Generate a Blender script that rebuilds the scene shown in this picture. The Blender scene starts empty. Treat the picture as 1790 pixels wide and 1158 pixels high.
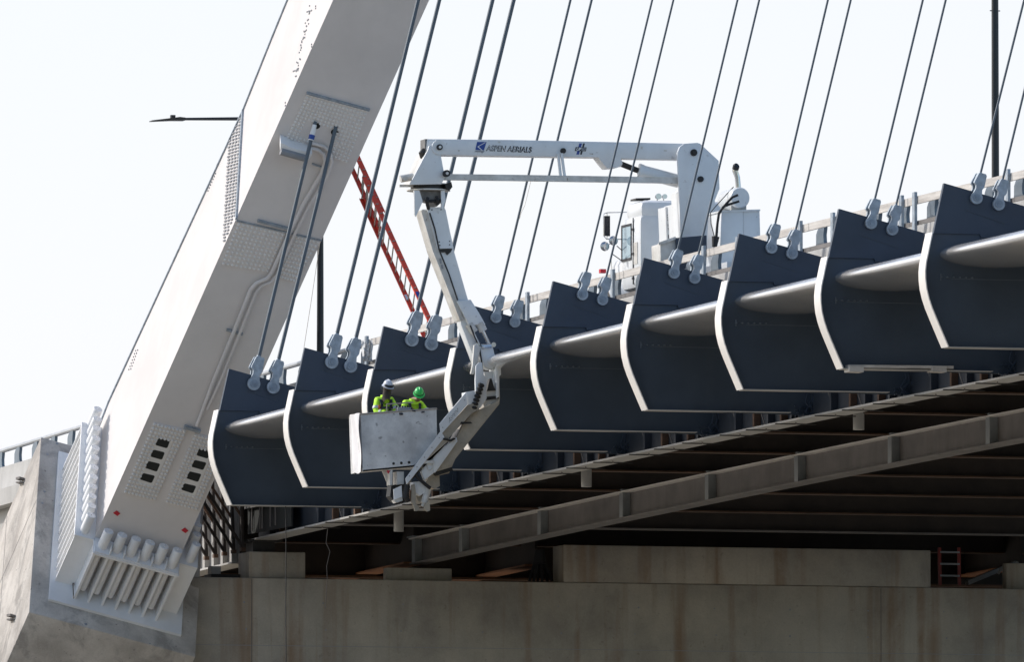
import bpy, bmesh, math, random
from mathutils import Vector, Matrix
random.seed(7)
R_ = math.radians
# ------------------------------------------------------------------ camera, sky, sun, exposure
# world frame: +X = across the bridge towards its middle, +Y = along the bridge away from the camera, +Z up, camera at the origin
TH, PH, FPX = 0.2884, 0.0684, 22201.74
sc = bpy.context.scene
fx, fy = math.sin(TH), math.cos(TH)
FW = Vector((fx*math.cos(PH), fy*math.cos(PH), math.sin(PH)))
RT = Vector((fy, -fx, 0)); UPV = RT.cross(FW)
cd = bpy.data.cameras.new('camera'); cam = bpy.data.objects.new('camera', cd); sc.collection.objects.link(cam)
cam.matrix_world = Matrix((RT, UPV, -FW)).transposed().to_4x4()
cd.sensor_width = 36.0; cd.lens = 36.0*FPX/1790.0; cd.clip_start = 1.0; cd.clip_end = 6000
sc.camera = cam
sc.view_settings.view_transform = 'Standard'; sc.view_settings.look = 'None'
sc.view_settings.gamma = 1.0; sc.view_settings.exposure = 0.42
SUN = Vector((-0.64, 0.52, 0.54)).normalized()
sun_el = math.asin(SUN.z)
w = bpy.data.worlds.new('World'); sc.world = w; w.use_nodes = True
nt = w.node_tree; nt.nodes.clear()
sky = nt.nodes.new('ShaderNodeTexSky'); sky.sky_type = 'NISHITA'; sky.sun_disc = False
sky.sun_elevation = sun_el; sky.sun_rotation = math.atan2(SUN.x, SUN.y)
sky.altitude = 0; sky.air_density = 1.0; sky.dust_density = 1.6; sky.ozone_density = 1.2
bg = nt.nodes.new('ShaderNodeBackground'); bg.inputs[1].default_value = 0.135
out = nt.nodes.new('ShaderNodeOutputWorld')
# thin white haze low in the sky, strongest towards the sun's side
tc = nt.nodes.new('ShaderNodeTexCoord'); nrm = nt.nodes.new('ShaderNodeVectorMath'); nrm.operation = 'NORMALIZE'
nt.links.new(tc.outputs['Generated'], nrm.inputs[0])
sep = nt.nodes.new('ShaderNodeSeparateXYZ'); nt.links.new(nrm.outputs[0], sep.inputs[0])
def mth(op, a, b=None, clamp=False):
    n_ = nt.nodes.new('ShaderNodeMath'); n_.operation = op; n_.use_clamp = clamp
    for i, x in enumerate((a, b)):
        if x is None: continue
        if isinstance(x, (int, float)): n_.inputs[i].default_value = x
        else: nt.links.new(x, n_.inputs[i])
    return n_.outputs[0]
dt = nt.nodes.new('ShaderNodeVectorMath'); dt.operation = 'DOT_PRODUCT'; dt.inputs[1].default_value = Vector((0.10, 0.98, 0.1)).normalized()
nt.links.new(nrm.outputs[0], dt.inputs[0])
side = mth('POWER', mth('MAXIMUM', dt.outputs['Value'], 0.0), 0.7)
low = mth('POWER', mth('SUBTRACT', 1.0, mth('ABSOLUTE', sep.outputs[2]), True), 2.6)
veil = nt.nodes.new('ShaderNodeTexNoise'); veil.inputs['Scale'].default_value = 3.0; veil.inputs['Detail'].default_value = 5
vm = nt.nodes.new('ShaderNodeMapping'); vm.inputs['Scale'].default_value = (1, 1, 3.5); nt.links.new(nrm.outputs[0], vm.inputs[0]); nt.links.new(vm.outputs[0], veil.inputs['Vector'])
va = mth('ADD', mth('MULTIPLY', veil.outputs[0], 0.22), 0.90)
fac = mth('MULTIPLY', mth('MULTIPLY', side, low), va, True)
hz = nt.nodes.new('ShaderNodeMix'); hz.data_type = 'RGBA'; nt.links.new(fac, hz.inputs[0]); nt.links.new(sky.outputs[0], hz.inputs[6]); hz.inputs[7].default_value = (5.55, 5.55, 5.85, 1)
nt.links.new(hz.outputs[2], bg.inputs[0]); nt.links.new(bg.outputs[0], out.inputs[0])
sl = bpy.data.lights.new('sun', 'SUN'); sl.energy = 2.05; sl.angle = R_(0.5); sl.color = (1.0, 0.96, 0.91)
so = bpy.data.objects.new('sun', sl); sc.collection.objects.link(so)
so.rotation_euler = SUN.to_track_quat('Z', 'Y').to_euler(); so.location = (0, 200, 80)

# ------------------------------------------------------------------ measuring helpers (photo point -> point on a real plane of the bridge)
def ray(u, v): return FW*FPX + RT*(u-895) - UPV*(v-579)
def onP(u, v, pt, n):
    d = ray(u, v); return d*(pt.dot(n)/d.dot(n))
def onX(u, v, X): return onP(u, v, Vector((X,0,0)), Vector((1,0,0)))
def onY(u, v, Y): return onP(u, v, Vector((0,Y,0)), Vector((0,1,0)))
X0, Y9, Z0, BAY = 72.1395, 215.7888, 15.2998, 6.1
def Yk(k): return Y9 + (9-k)*BAY
def zk(Y): return Z0 - 0.004342*((Y-Y9)/BAY)**2
V = Vector
# ------------------------------------------------------------------ materials
MATS = {}
def mat(name, col, rough=0.6, metal=0.0, var=0.15, scale=1.5, stretch=(1,1,1), bump=0.0, col2=None, streak=0.0, streakcol=None, fine=0.0, spec=0.5, spots=0.0, spotcol=(0.12,0.06,0.03,1), patch=0.0, patchcol=(0.2,0.2,0.2), rv=0.08, pscale=0.55):
    m = bpy.data.materials.new(name); m.use_nodes = True; MATS[name] = m
    t = m.node_tree; N = t.nodes; L = t.links; N.clear()
    o = N.new('ShaderNodeOutputMaterial'); b = N.new('ShaderNodeBsdfPrincipled'); L.new(b.outputs[0], o.inputs[0])
    b.inputs['Roughness'].default_value = rough; b.inputs['Metallic'].default_value = metal
    b.inputs['Specular IOR Level'].default_value = spec
    tc0 = N.new('ShaderNodeTexCoord'); oi = N.new('ShaderNodeObjectInfo'); om = N.new('ShaderNodeMath'); om.operation = 'MULTIPLY'; om.inputs[1].default_value = 40.0
    L.new(oi.outputs['Random'], om.inputs[0]); ov = N.new('ShaderNodeVectorMath'); ov.operation = 'ADD'; L.new(tc0.outputs['Object'], ov.inputs[0]); L.new(om.outputs[0], ov.inputs[1])
    class _TC: outputs = {'Object': ov.outputs[0]}
    tc = _TC; mp = N.new('ShaderNodeMapping'); mp.inputs['Scale'].default_value = stretch
    L.new(tc.outputs['Object'], mp.inputs[0])
    n1 = N.new('ShaderNodeTexNoise'); n1.inputs['Scale'].default_value = scale; n1.inputs['Detail'].default_value = 6; n1.inputs['Roughness'].default_value = 0.6
    L.new(mp.outputs[0], n1.inputs['Vector'])
    c = V(col); lo = c*(1-var); hi = c*(1+var)
    if col2: lo = V(col2)
    mx = N.new('ShaderNodeMix'); mx.data_type = 'RGBA'
    mx.inputs[6].default_value = (*lo, 1); mx.inputs[7].default_value = (*hi, 1)
    mr = N.new('ShaderNodeMapRange'); mr.inputs[1].default_value = 0.34; mr.inputs[2].default_value = 0.66
    L.new(n1.outputs[0], mr.inputs[0]); L.new(mr.outputs[0], mx.inputs[0])
    cur = mx.outputs[2]
    if streak > 0:
        mp2 = N.new('ShaderNodeMapping'); mp2.inputs['Scale'].default_value = (2.2, 2.2, 0.12); L.new(tc.outputs['Object'], mp2.inputs[0])
        n2 = N.new('ShaderNodeTexNoise'); n2.inputs['Scale'].default_value = 1.3; n2.inputs['Detail'].default_value = 5; L.new(mp2.outputs[0], n2.inputs['Vector'])
        r2 = N.new('ShaderNodeMapRange'); r2.inputs[1].default_value = 0.52; r2.inputs[2].default_value = 0.72; r2.inputs[4].default_value = streak
        L.new(n2.outputs[0], r2.inputs[0])
        m2 = N.new('ShaderNodeMix'); m2.data_type = 'RGBA'; L.new(r2.outputs[0], m2.inputs[0]); L.new(cur, m2.inputs[6])
        m2.inputs[7].default_value = (*(streakcol or (0.1,0.07,0.05)), 1); cur = m2.outputs[2]
    if patch > 0:
        mp5 = N.new('ShaderNodeMapping'); mp5.inputs['Scale'].default_value = (1, 1, 0.6); L.new(tc.outputs['Object'], mp5.inputs[0])
        n5 = N.new('ShaderNodeTexNoise'); n5.inputs['Scale'].default_value = pscale; n5.inputs['Detail'].default_value = 7; n5.inputs['Roughness'].default_value = 0.65; n5.inputs['Distortion'].default_value = 0.6; L.new(mp5.outputs[0], n5.inputs['Vector'])
        r5 = N.new('ShaderNodeMapRange'); r5.inputs[1].default_value = 0.50; r5.inputs[2].default_value = 0.62; r5.inputs[4].default_value = patch
        L.new(n5.outputs[0], r5.inputs[0])
        m5 = N.new('ShaderNodeMix'); m5.data_type = 'RGBA'; L.new(r5.outputs[0], m5.inputs[0]); L.new(cur, m5.inputs[6])
        m5.inputs[7].default_value = (*patchcol, 1); cur = m5.outputs[2]
    if spots > 0:
        n4 = N.new('ShaderNodeTexNoise'); n4.inputs['Scale'].default_value = 9; n4.inputs['Detail'].default_value = 3; L.new(tc.outputs['Object'], n4.inputs['Vector'])
        r4 = N.new('ShaderNodeMapRange'); r4.inputs[1].default_value = 0.68; r4.inputs[2].default_value = 0.74; r4.inputs[4].default_value = spots
        L.new(n4.outputs[0], r4.inputs[0])
        m4 = N.new('ShaderNodeMix'); m4.data_type = 'RGBA'; L.new(r4.outputs[0], m4.inputs[0]); L.new(cur, m4.inputs[6])
        m4.inputs[7].default_value = spotcol; cur = m4.outputs[2]
    if fine > 0:
        n3 = N.new('ShaderNodeTexNoise'); n3.inputs['Scale'].default_value = 28; n3.inputs['Detail'].default_value = 4; L.new(tc.outputs['Object'], n3.inputs['Vector'])
        r3 = N.new('ShaderNodeMapRange'); r3.inputs[3].default_value = 1-fine; r3.inputs[4].default_value = 1+fine; L.new(n3.outputs[0], r3.inputs[0])
        m3 = N.new('ShaderNodeMix'); m3.data_type = 'RGBA'; m3.blend_type = 'MULTIPLY'; m3.inputs[0].default_value = 1
        cc = N.new('ShaderNodeCombineColor'); 
        for i in range(3): L.new(r3.outputs[0], cc.inputs[i])
        L.new(cur, m3.inputs[6]); L.new(cc.outputs[0], m3.inputs[7]); cur = m3.outputs[2]
    L.new(cur, b.inputs['Base Color'])
    # roughness variation
    rr = N.new('ShaderNodeMapRange'); rr.inputs[3].default_value = max(0.02, rough-rv); rr.inputs[4].default_value = min(1, rough+rv)
    L.new(n1.outputs[0], rr.inputs[0]); L.new(rr.outputs[0], b.inputs['Roughness'])
    if bump > 0:
        nb = N.new('ShaderNodeTexNoise'); nb.inputs['Scale'].default_value = 14; nb.inputs['Detail'].default_value = 5; L.new(tc.outputs['Object'], nb.inputs['Vector'])
        bp = N.new('ShaderNodeBump'); bp.inputs['Strength'].default_value = bump; bp.inputs['Distance'].default_value = 0.02
        L.new(nb.outputs[0], bp.inputs['Height']); L.new(bp.outputs[0], b.inputs['Normal'])
    return m
arch = mat('arch_paint', (0.73,0.695,0.675), 0.65, 0, 0.05, 0.6, spec=0.12, streak=0.14, streakcol=(0.60,0.57,0.55))
archb = mat('bolt_paint', (0.80,0.78,0.75), 0.5, 0, 0.05)
basew = mat('base_white_paint', (0.84,0.84,0.84), 0.45, 0, 0.06, 1.2)
navy = mat('navy_steel_paint', (0.050,0.068,0.094), 0.42, 0.0, 0.14, 0.8, streak=0.12, streakcol=(0.075,0.09,0.11), fine=0.05, spec=0.35)
navy_l = mat('navy_plate_paint', (0.042,0.059,0.087), 0.45, 0.0, 0.12, 0.9, fine=0.05, spec=0.35)
edgew = mat('edge_steel_and_highlight', (0.86,0.82,0.77), 0.42, 0.15, 0.08, 0.9)
tubem = mat('tube_silver', (0.92,0.90,0.88), 0.24, 0.84, 0.03, 1.2, rv=0.02)
galv = mat('galvanised_zinc', (0.33,0.38,0.43), 0.5, 0.35, 0.22, 9.0)
galvd = mat('dull_zinc_blue', (0.13,0.155,0.185), 0.55, 0.2, 0.2, 6)
stiffm = mat('stiffener_grey_paint', (0.27,0.29,0.30), 0.55, 0.1, 0.15, 3)
cablem = mat('cable_sheath', (0.10,0.125,0.15), 0.5, 0.2, 0.10, 3.0)
conc = mat('pale_concrete', (0.55,0.51,0.46), 0.85, 0, 0.16, 0.9, bump=0.4, streak=0.4, streakcol=(0.33,0.28,0.24), fine=0.16, col2=(0.40,0.365,0.325), patch=0.75, patchcol=(0.30,0.275,0.25), pscale=1.5, spots=0.8, spotcol=(0.22,0.20,0.19,1))
concd = mat('pier_concrete', (0.455,0.415,0.345), 0.85, 0, 0.14, 0.5, bump=0.35, streak=0.8, streakcol=(0.27,0.175,0.105), fine=0.14, col2=(0.29,0.265,0.23), patch=0.45, patchcol=(0.50,0.47,0.41), spots=0.3, spotcol=(0.16,0.13,0.10,1))
barm = mat('barrier_concrete', (0.46,0.45,0.43), 0.8, 0, 0.10, 1.2, bump=0.15, streak=0.35, streakcol=(0.33,0.32,0.31), fine=0.06)
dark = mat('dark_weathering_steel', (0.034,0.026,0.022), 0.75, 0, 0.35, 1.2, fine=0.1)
rust = mat('rust_steel', (0.11,0.062,0.038), 0.8, 0, 0.35, 2.0, fine=0.1)
orange = mat('orange_rust_steel', (0.27,0.115,0.05), 0.75, 0, 0.3, 1.0, fine=0.08)
rustd = mat('shaded_rust_steel', (0.085,0.05,0.032), 0.8, 0, 0.35, 2.0, fine=0.1)  # rust colour darkened to carry the shade beneath the deck
strm = mat('weathered_grey_steel', (0.165,0.152,0.145), 0.6, 0.1, 0.22, 1.2, fine=0.08, streak=0.3, streakcol=(0.10,0.085,0.075))
lightst = mat('light_grey_steel', (0.45,0.44,0.42), 0.55, 0.1, 0.1, 1.5)
railm = mat('weathered_timber', (0.56,0.53,0.49), 0.7, 0, 0.16, 2.5, stretch=(1,0.3,4), fine=0.1, col2=(0.42,0.39,0.36))
railst = mat('rail_steel_paint', (0.16,0.20,0.24), 0.45, 0.3, 0.15, 2)
pipem = mat('rail_pipe_aluminium', (0.45,0.46,0.47), 0.4, 0.6, 0.1, 2)
truckw = mat('truck_white_paint', (0.76,0.78,0.79), 0.38, 0, 0.05, 1.5, streak=0.18, streakcol=(0.52,0.50,0.47), spots=0.25)
truckd = mat('grimy_white_paint', (0.66,0.65,0.62), 0.5, 0, 0.12, 3.0, spots=0.8, streak=0.3, streakcol=(0.38,0.33,0.27), col2=(0.50,0.48,0.44))
grime = mat('greasy_black_steel', (0.03,0.028,0.026), 0.55, 0.2, 0.3, 6)
chrome = mat('chrome', (0.55,0.56,0.58), 0.16, 1.0, 0.05)
black = mat('black_rubber', (0.018,0.018,0.02), 0.65, 0, 0.2, 4)
aluf = mat('worn_aluminium_sheet', (0.76,0.76,0.75), 0.55, 0.15, 0.12, 1.6, fine=0.10, spots=0.6, spotcol=(0.16,0.15,0.14,1), col2=(0.50,0.50,0.50))
belly = mat('grimy_shaded_underside', (0.40,0.355,0.285), 0.65, 0, 0.2, 2.5, fine=0.1, spots=0.6, spotcol=(0.08,0.06,0.045,1))  # beige also holds the shade of the boom's undersides, besides the grime
grease = mat('greasy_grey_casting', (0.17,0.165,0.16), 0.5, 0.1, 0.35, 5)
shadered = mat('red_fibreglass_shaded', (0.22,0.025,0.02), 0.5, 0, 0.1)  # red fibreglass darkened to imitate the dim opening it stands in
pinm = mat('pin_steel', (0.24,0.29,0.345), 0.5, 0.35, 0.2, 9)
tarp = mat('white_sheet', (0.80,0.78,0.78), 0.6, 0, 0.06, 4)
redm = mat('red_fibreglass', (0.75,0.07,0.035), 0.45, 0, 0.12, 4)
alum = mat('dull_aluminium', (0.42,0.38,0.33), 0.45, 0.5, 0.15, 6)
blackp = mat('black_pole_paint', (0.014,0.018,0.022), 0.4, 0, 0.2)
glass = mat('cab_glass', (0.35,0.48,0.55), 0.08, 0.3, 0.05)
hivis = mat('hi_vis_yellow', (0.58,0.98,0.05), 0.75, 0, 0.10, 12, bump=0.5)
silver = mat('reflective_tape', (0.55,0.57,0.58), 0.4, 0.2, 0.05)
harn = mat('harness_webbing', (0.03,0.035,0.045), 0.8, 0, 0.2, 8)
orgh = mat('orange_strap', (0.75,0.16,0.05), 0.7, 0, 0.1)
skin = mat('skin', (0.33,0.18,0.12), 0.6, 0, 0.1, 10)
masks = mat('dark_neck_gaiter', (0.06,0.048,0.038), 0.85, 0, 0.3, 14)
jeans = mat('work_trousers', (0.05,0.06,0.09), 0.85, 0, 0.2, 9)
helw = mat('white_helmet_plastic', (0.62,0.65,0.72), 0.3, 0, 0.04)
helg = mat('green_helmet_plastic', (0.05,0.60,0.12), 0.3, 0, 0.04)
bluep = mat('blue_decal', (0.015,0.06,0.30), 0.45, 0, 0.05)
blackd = mat('black_decal', (0.02,0.02,0.025), 0.5, 0, 0.05)
whited = mat('white_decal', (0.82,0.83,0.84), 0.45, 0, 0.04)
greyd = mat('grey_decal', (0.30,0.31,0.33), 0.5, 0, 0.1)
redmk = mat('red_paint_mark', (0.55,0.02,0.04), 0.6, 0, 0.1)
yelmk = mat('yellow_paint_mark', (0.70,0.50,0.03), 0.6, 0, 0.1)
holem = mat('dark_opening', (0.018,0.02,0.018), 0.8, 0, 0.2)
asph = mat('deck_concrete', (0.30,0.29,0.28), 0.9, 0, 0.12, 0.8)
ctform = mat('dark_deck_form', (0.04,0.036,0.033), 0.9, 0, 0.25, 1.0)
wat = mat('river_water', (0.33,0.285,0.215), 0.25, 0, 0.2, 0.05)
# ------------------------------------------------------------------ mesh builder
class MB:
    def __init__(s): s.v = []; s.f = []; s.m = []; s.mi = 0
    def add(s, vs, fs):
        b = len(s.v); s.v += [V(p) for p in vs]
        for f in fs: s.f.append([b+i for i in f]); s.m.append(s.mi)
        return s
    def prism(s, pts, ext):
        n = len(pts); ext = V(ext); vs = [V(p) for p in pts] + [V(p)+ext for p in pts]
        return s.add(vs, [list(range(n))[::-1], list(range(n, 2*n))] + [[i, (i+1) % n, n+(i+1) % n, n+i] for i in range(n)])
    def box(s, x, y, z):
        return s.prism([(x[0],y[0],z[0]),(x[1],y[0],z[0]),(x[1],y[1],z[0]),(x[0],y[1],z[0])], (0,0,z[1]-z[0]))
    def obox(s, o, a, b, c):
        o = V(o); a = V(a); b = V(b); return s.prism([o, o+a, o+a+b, o+b], c)
    def bar(s, p0, p1, w_, h_, up=(0,0,1)):     # rectangular bar between two points
        p0 = V(p0); p1 = V(p1); d = (p1-p0).normalized(); a = d.cross(V(up)).normalized(); b = a.cross(d)
        return s.prism([p0+a*w_/2+b*h_/2, p0-a*w_/2+b*h_/2, p0-a*w_/2-b*h_/2, p0+a*w_/2-b*h_/2], p1-p0)
    def slab(s, px, Y, th):                      # outline measured on the plane Y, given real thickness
        return s.prism([onY(u, v, Y) for u, v in px], (0, th, 0))
    def path(s, pts, r, seg=10, cap=True):
        pts = [V(p) for p in pts]; n = len(pts); rs = r if isinstance(r, (list, tuple)) else [r]*n
        vs = []; ref = None
        for i, p in enumerate(pts):
            d = ((pts[min(i+1, n-1)]-pts[max(i-1, 0)])).normalized()
            if ref is None:
                ref = d.orthogonal().normalized()
            a = (ref - d*ref.dot(d)).normalized(); ref = a; b = d.cross(a)
            for k in range(seg):
                t = 2*math.pi*k/seg; vs.append(p+(a*math.cos(t)+b*math.sin(t))*rs[i])
        fs = [[i*seg+k, i*seg+(k+1) % seg, (i+1)*seg+(k+1) % seg, (i+1)*seg+k] for i in range(n-1) for k in range(seg)]
        if cap: fs += [list(range(seg))[::-1], list(range((n-1)*seg, n*seg))]
        return s.add(vs, fs)
    def tube(s, p0, p1, r, r2=None, seg=12): return s.path([p0, p1], [r, r if r2 is None else r2], seg)
    def dome(s, c, nrm, r, h, seg=6):
        c = V(c); nrm = V(nrm).normalized(); a = nrm.orthogonal().normalized(); b = nrm.cross(a)
        vs = [c+(a*math.cos(2*math.pi*k/seg)+b*math.sin(2*math.pi*k/seg))*r for k in range(seg)]
        vs += [c+nrm*h+(a*math.cos(2*math.pi*k/seg)+b*math.sin(2*math.pi*k/seg))*r*0.62 for k in range(seg)]
        return s.add(vs, [[k, (k+1) % seg, seg+(k+1) % seg, seg+k] for k in range(seg)]+[list(range(seg, 2*seg))])
    def ball(s, c, r, seg=16, rings=8, sc_=(1,1,1), lo=-1.0):
        c = V(c); vs = []
        for i in range(rings+1):
            ph = math.pi*(i/rings)
            z = max(math.cos(ph), lo)
            for k in range(seg):
                t = 2*math.pi*k/seg
                vs.append(c+V((math.sin(ph)*math.cos(t)*r*sc_[0], math.sin(ph)*math.sin(t)*r*sc_[1], z*r*sc_[2])))
        fs = [[i*seg+k, (i+1)*seg+k, (i+1)*seg+(k+1) % seg, i*seg+(k+1) % seg] for i in range(rings) for k in range(seg)]
        return s.add(vs, fs)
    def build(s, name, m, parent=None, origin=None, bevel=0.0, seg=2, ang=35):
        if origin is None: origin = ROOTLOC.get(parent.name, V((0,0,0))) if parent else V((0,0,0))
        me = bpy.data.meshes.new(name)
        me.from_pydata([tuple(p-origin) for p in s.v], [], s.f)
        ms = m if isinstance(m, (list, tuple)) else [m]
        for x in ms: me.materials.append(x)
        for p, i in zip(me.polygons, s.m): p.material_index = i
        bm = bmesh.new(); bm.from_mesh(me); bmesh.ops.recalc_face_normals(bm, faces=bm.faces)
        if bevel > 0:
            bmesh.ops.remove_doubles(bm, verts=bm.verts, dist=1e-5)
            es = [e for e in bm.edges if len(e.link_faces) == 2 and e.calc_face_angle(0) > R_(30)]
            bmesh.ops.bevel(bm, geom=es, offset=bevel, segments=seg, affect='EDGES', profile=0.5, clamp_overlap=True)
        bm.to_mesh(me); bm.free()
        for p in me.polygons: p.use_smooth = True
        me.set_sharp_from_angle(angle=R_(ang))
        o = bpy.data.objects.new(name, me); sc.collection.objects.link(o)
        if parent:
            o.parent = parent; ROOTLOC[o.name] = origin.copy()
        else:
            o.location = origin; ROOTLOC[o.name] = origin.copy()
        return o
ROOTLOC = {}
def tag(o, label=None, cat=None, group=None, kind=None):
    if label: o['label'] = label
    if cat: o['category'] = cat
    if group: o['group'] = group
    if kind: o['kind'] = kind
    return o
def thing(name, loc, label, cat, group=None):
    o = bpy.data.objects.new(name, None); sc.collection.objects.link(o); o.location = loc; o.empty_display_size = 0.3
    ROOTLOC[o.name] = V(loc); return tag(o, label, cat, group)
def copy_tree(o, parent=None):
    c = o.copy(); sc.collection.objects.link(c)
    if parent: c.parent = parent
    for ch in list(o.children): copy_tree(ch, c)
    return c
def text_mb(txt, size, org, ax, ay, depth, shear=0.0, offset=0.0, spacing=1.0):
    cu = bpy.data.curves.new('lettering', 'FONT'); cu.body = txt; cu.size = size; cu.shear = shear; cu.offset = offset; cu.space_character = spacing
    to = bpy.data.objects.new('lettering', cu); sc.collection.objects.link(to)
    me = bpy.data.meshes.new_from_object(to.evaluated_get(bpy.context.evaluated_depsgraph_get()))
    mb = MB(); org = V(org); ax = V(ax); ay = V(ay)
    vs = [org+ax*v.co.x+ay*v.co.y for v in me.vertices]
    mb.add(vs, [list(p.vertices) for p in me.polygons])
    bpy.data.objects.remove(to); bpy.data.curves.remove(cu); bpy.data.meshes.remove(me)
    return mb
ORD = ['first','second','third','fourth','fifth','sixth','seventh','eighth','ninth']

# ------------------------------------------------------------------ setting: water
mb = MB(); mb.add([(-3000,-600,-2.5),(3000,-600,-2.5),(3000,4000,-2.5),(-3000,4000,-2.5)], [[0,1,2,3]])
tag(mb.build('river_water', wat), kind='structure')

# ------------------------------------------------------------------ deck slab
def loftY(sec, Ys):            # sec: (dx, dz) list relative to X0, zk ; swept along the bridge
    mb = MB(); n = len(sec)
    vs = [(X0+a, Y, zk(Y)+b) for Y in Ys for a, b in sec]
    fs = [[i*n+k, i*n+(k+1) % n, (i+1)*n+(k+1) % n, (i+1)*n+k] for i in range(len(Ys)-1) for k in range(n)]
    fs += [list(range(n))[::-1], list(range((len(Ys)-1)*n, len(Ys)*n))]
    return mb.add(vs, fs)
YS = [196+4*i for i in range(32)]       # 196..320
YL_ = [196+4*i for i in range(60)]
tag(loftY([(2.75,2.22),(2.75,2.45),(30,2.62),(30,2.30)], YL_).build('bridge_deck', [asph], origin=V((X0,200,15))), kind='structure')
# parapet wall
par = thing('parapet_wall', (X0+3.3, 230, zk(230)+2.45), 'long grey concrete parapet along the deck edge behind the navy beam ends', 'parapet')
loftY([(3.10,2.16),(3.08,2.47),(3.16,2.62),(3.22,3.17),(3.46,3.17),(3.56,2.47),(3.56,2.46),(3.30,2.16)], YL_[:30]).build('wall', barm, par)
loftY([(2.72,2.10),(2.72,2.5),(3.05,2.5),(3.05,2.10)], YL_[:30]).build('deck_edge_beam', barm, par)
# railing with pipe and curved posts on the parapet
rl = thing('bridge_railing', (X0+3.3, 230, zk(230)+3.17), 'pipe railing with broad curved blue-grey posts on top of the concrete parapet', 'railing')
def rz(Y, h): return (X0+3.34, Y, zk(Y)+h)
m_ = MB(); m_.path([rz(Y, 3.60) for Y in YL_[:30]], 0.055, 10); m_.build('top_pipe', pipem, rl)
Yp = 201.0
posts = []
while Yp < 310:
    z = zk(Yp); m_ = MB()
    xs = X0+3.30
    prof = [(.33,3.17),(.30,3.24),(.29,3.42),(.20,3.50),(.0,3.575),(-.18,3.64),(-.27,3.62),(-.25,3.5),(-.20,3.38),(-.22,3.25),(-.34,3.17)]
    m_.prism([(xs, Yp+a*0.92, z+b) for a, b in prof], (0.07, 0, 0))
    posts.append(m_.build('post', railst, rl)); Yp += 1.70
# temporary timber guard rail outboard of it
sr = thing('timber_guard_rail', (X0+2.9, 230, zk(230)+2.5), 'weathered timber guard rail clamped outboard of the parapet on thin steel posts', 'guard rail')
GY = [196+4*i for i in range(18)]
loftY([(2.86,3.42),(2.86,3.565),(2.91,3.565),(2.91,3.42)], GY).build('top_board', railm, sr)
loftY([(2.87,3.02),(2.87,3.10),(2.90,3.10),(2.90,3.02)], GY).build('mid_board', strm, sr)
for (u, v) in [(923,530),(1072,490),(1231,455),(1290,432),(1400,405),(1457,390),(1577,365),(1600,357),(1763,325),(642,610),(672,600)]:
    Y = onX(u, v, X0+2.84).y
    m_ = MB(); z = zk(Y); m_.box((X0+2.80, X0+2.855), (Y-0.07, Y+0.07), (z+2.3, z+3.64)); m_.build('post', galv, sr)
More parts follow.
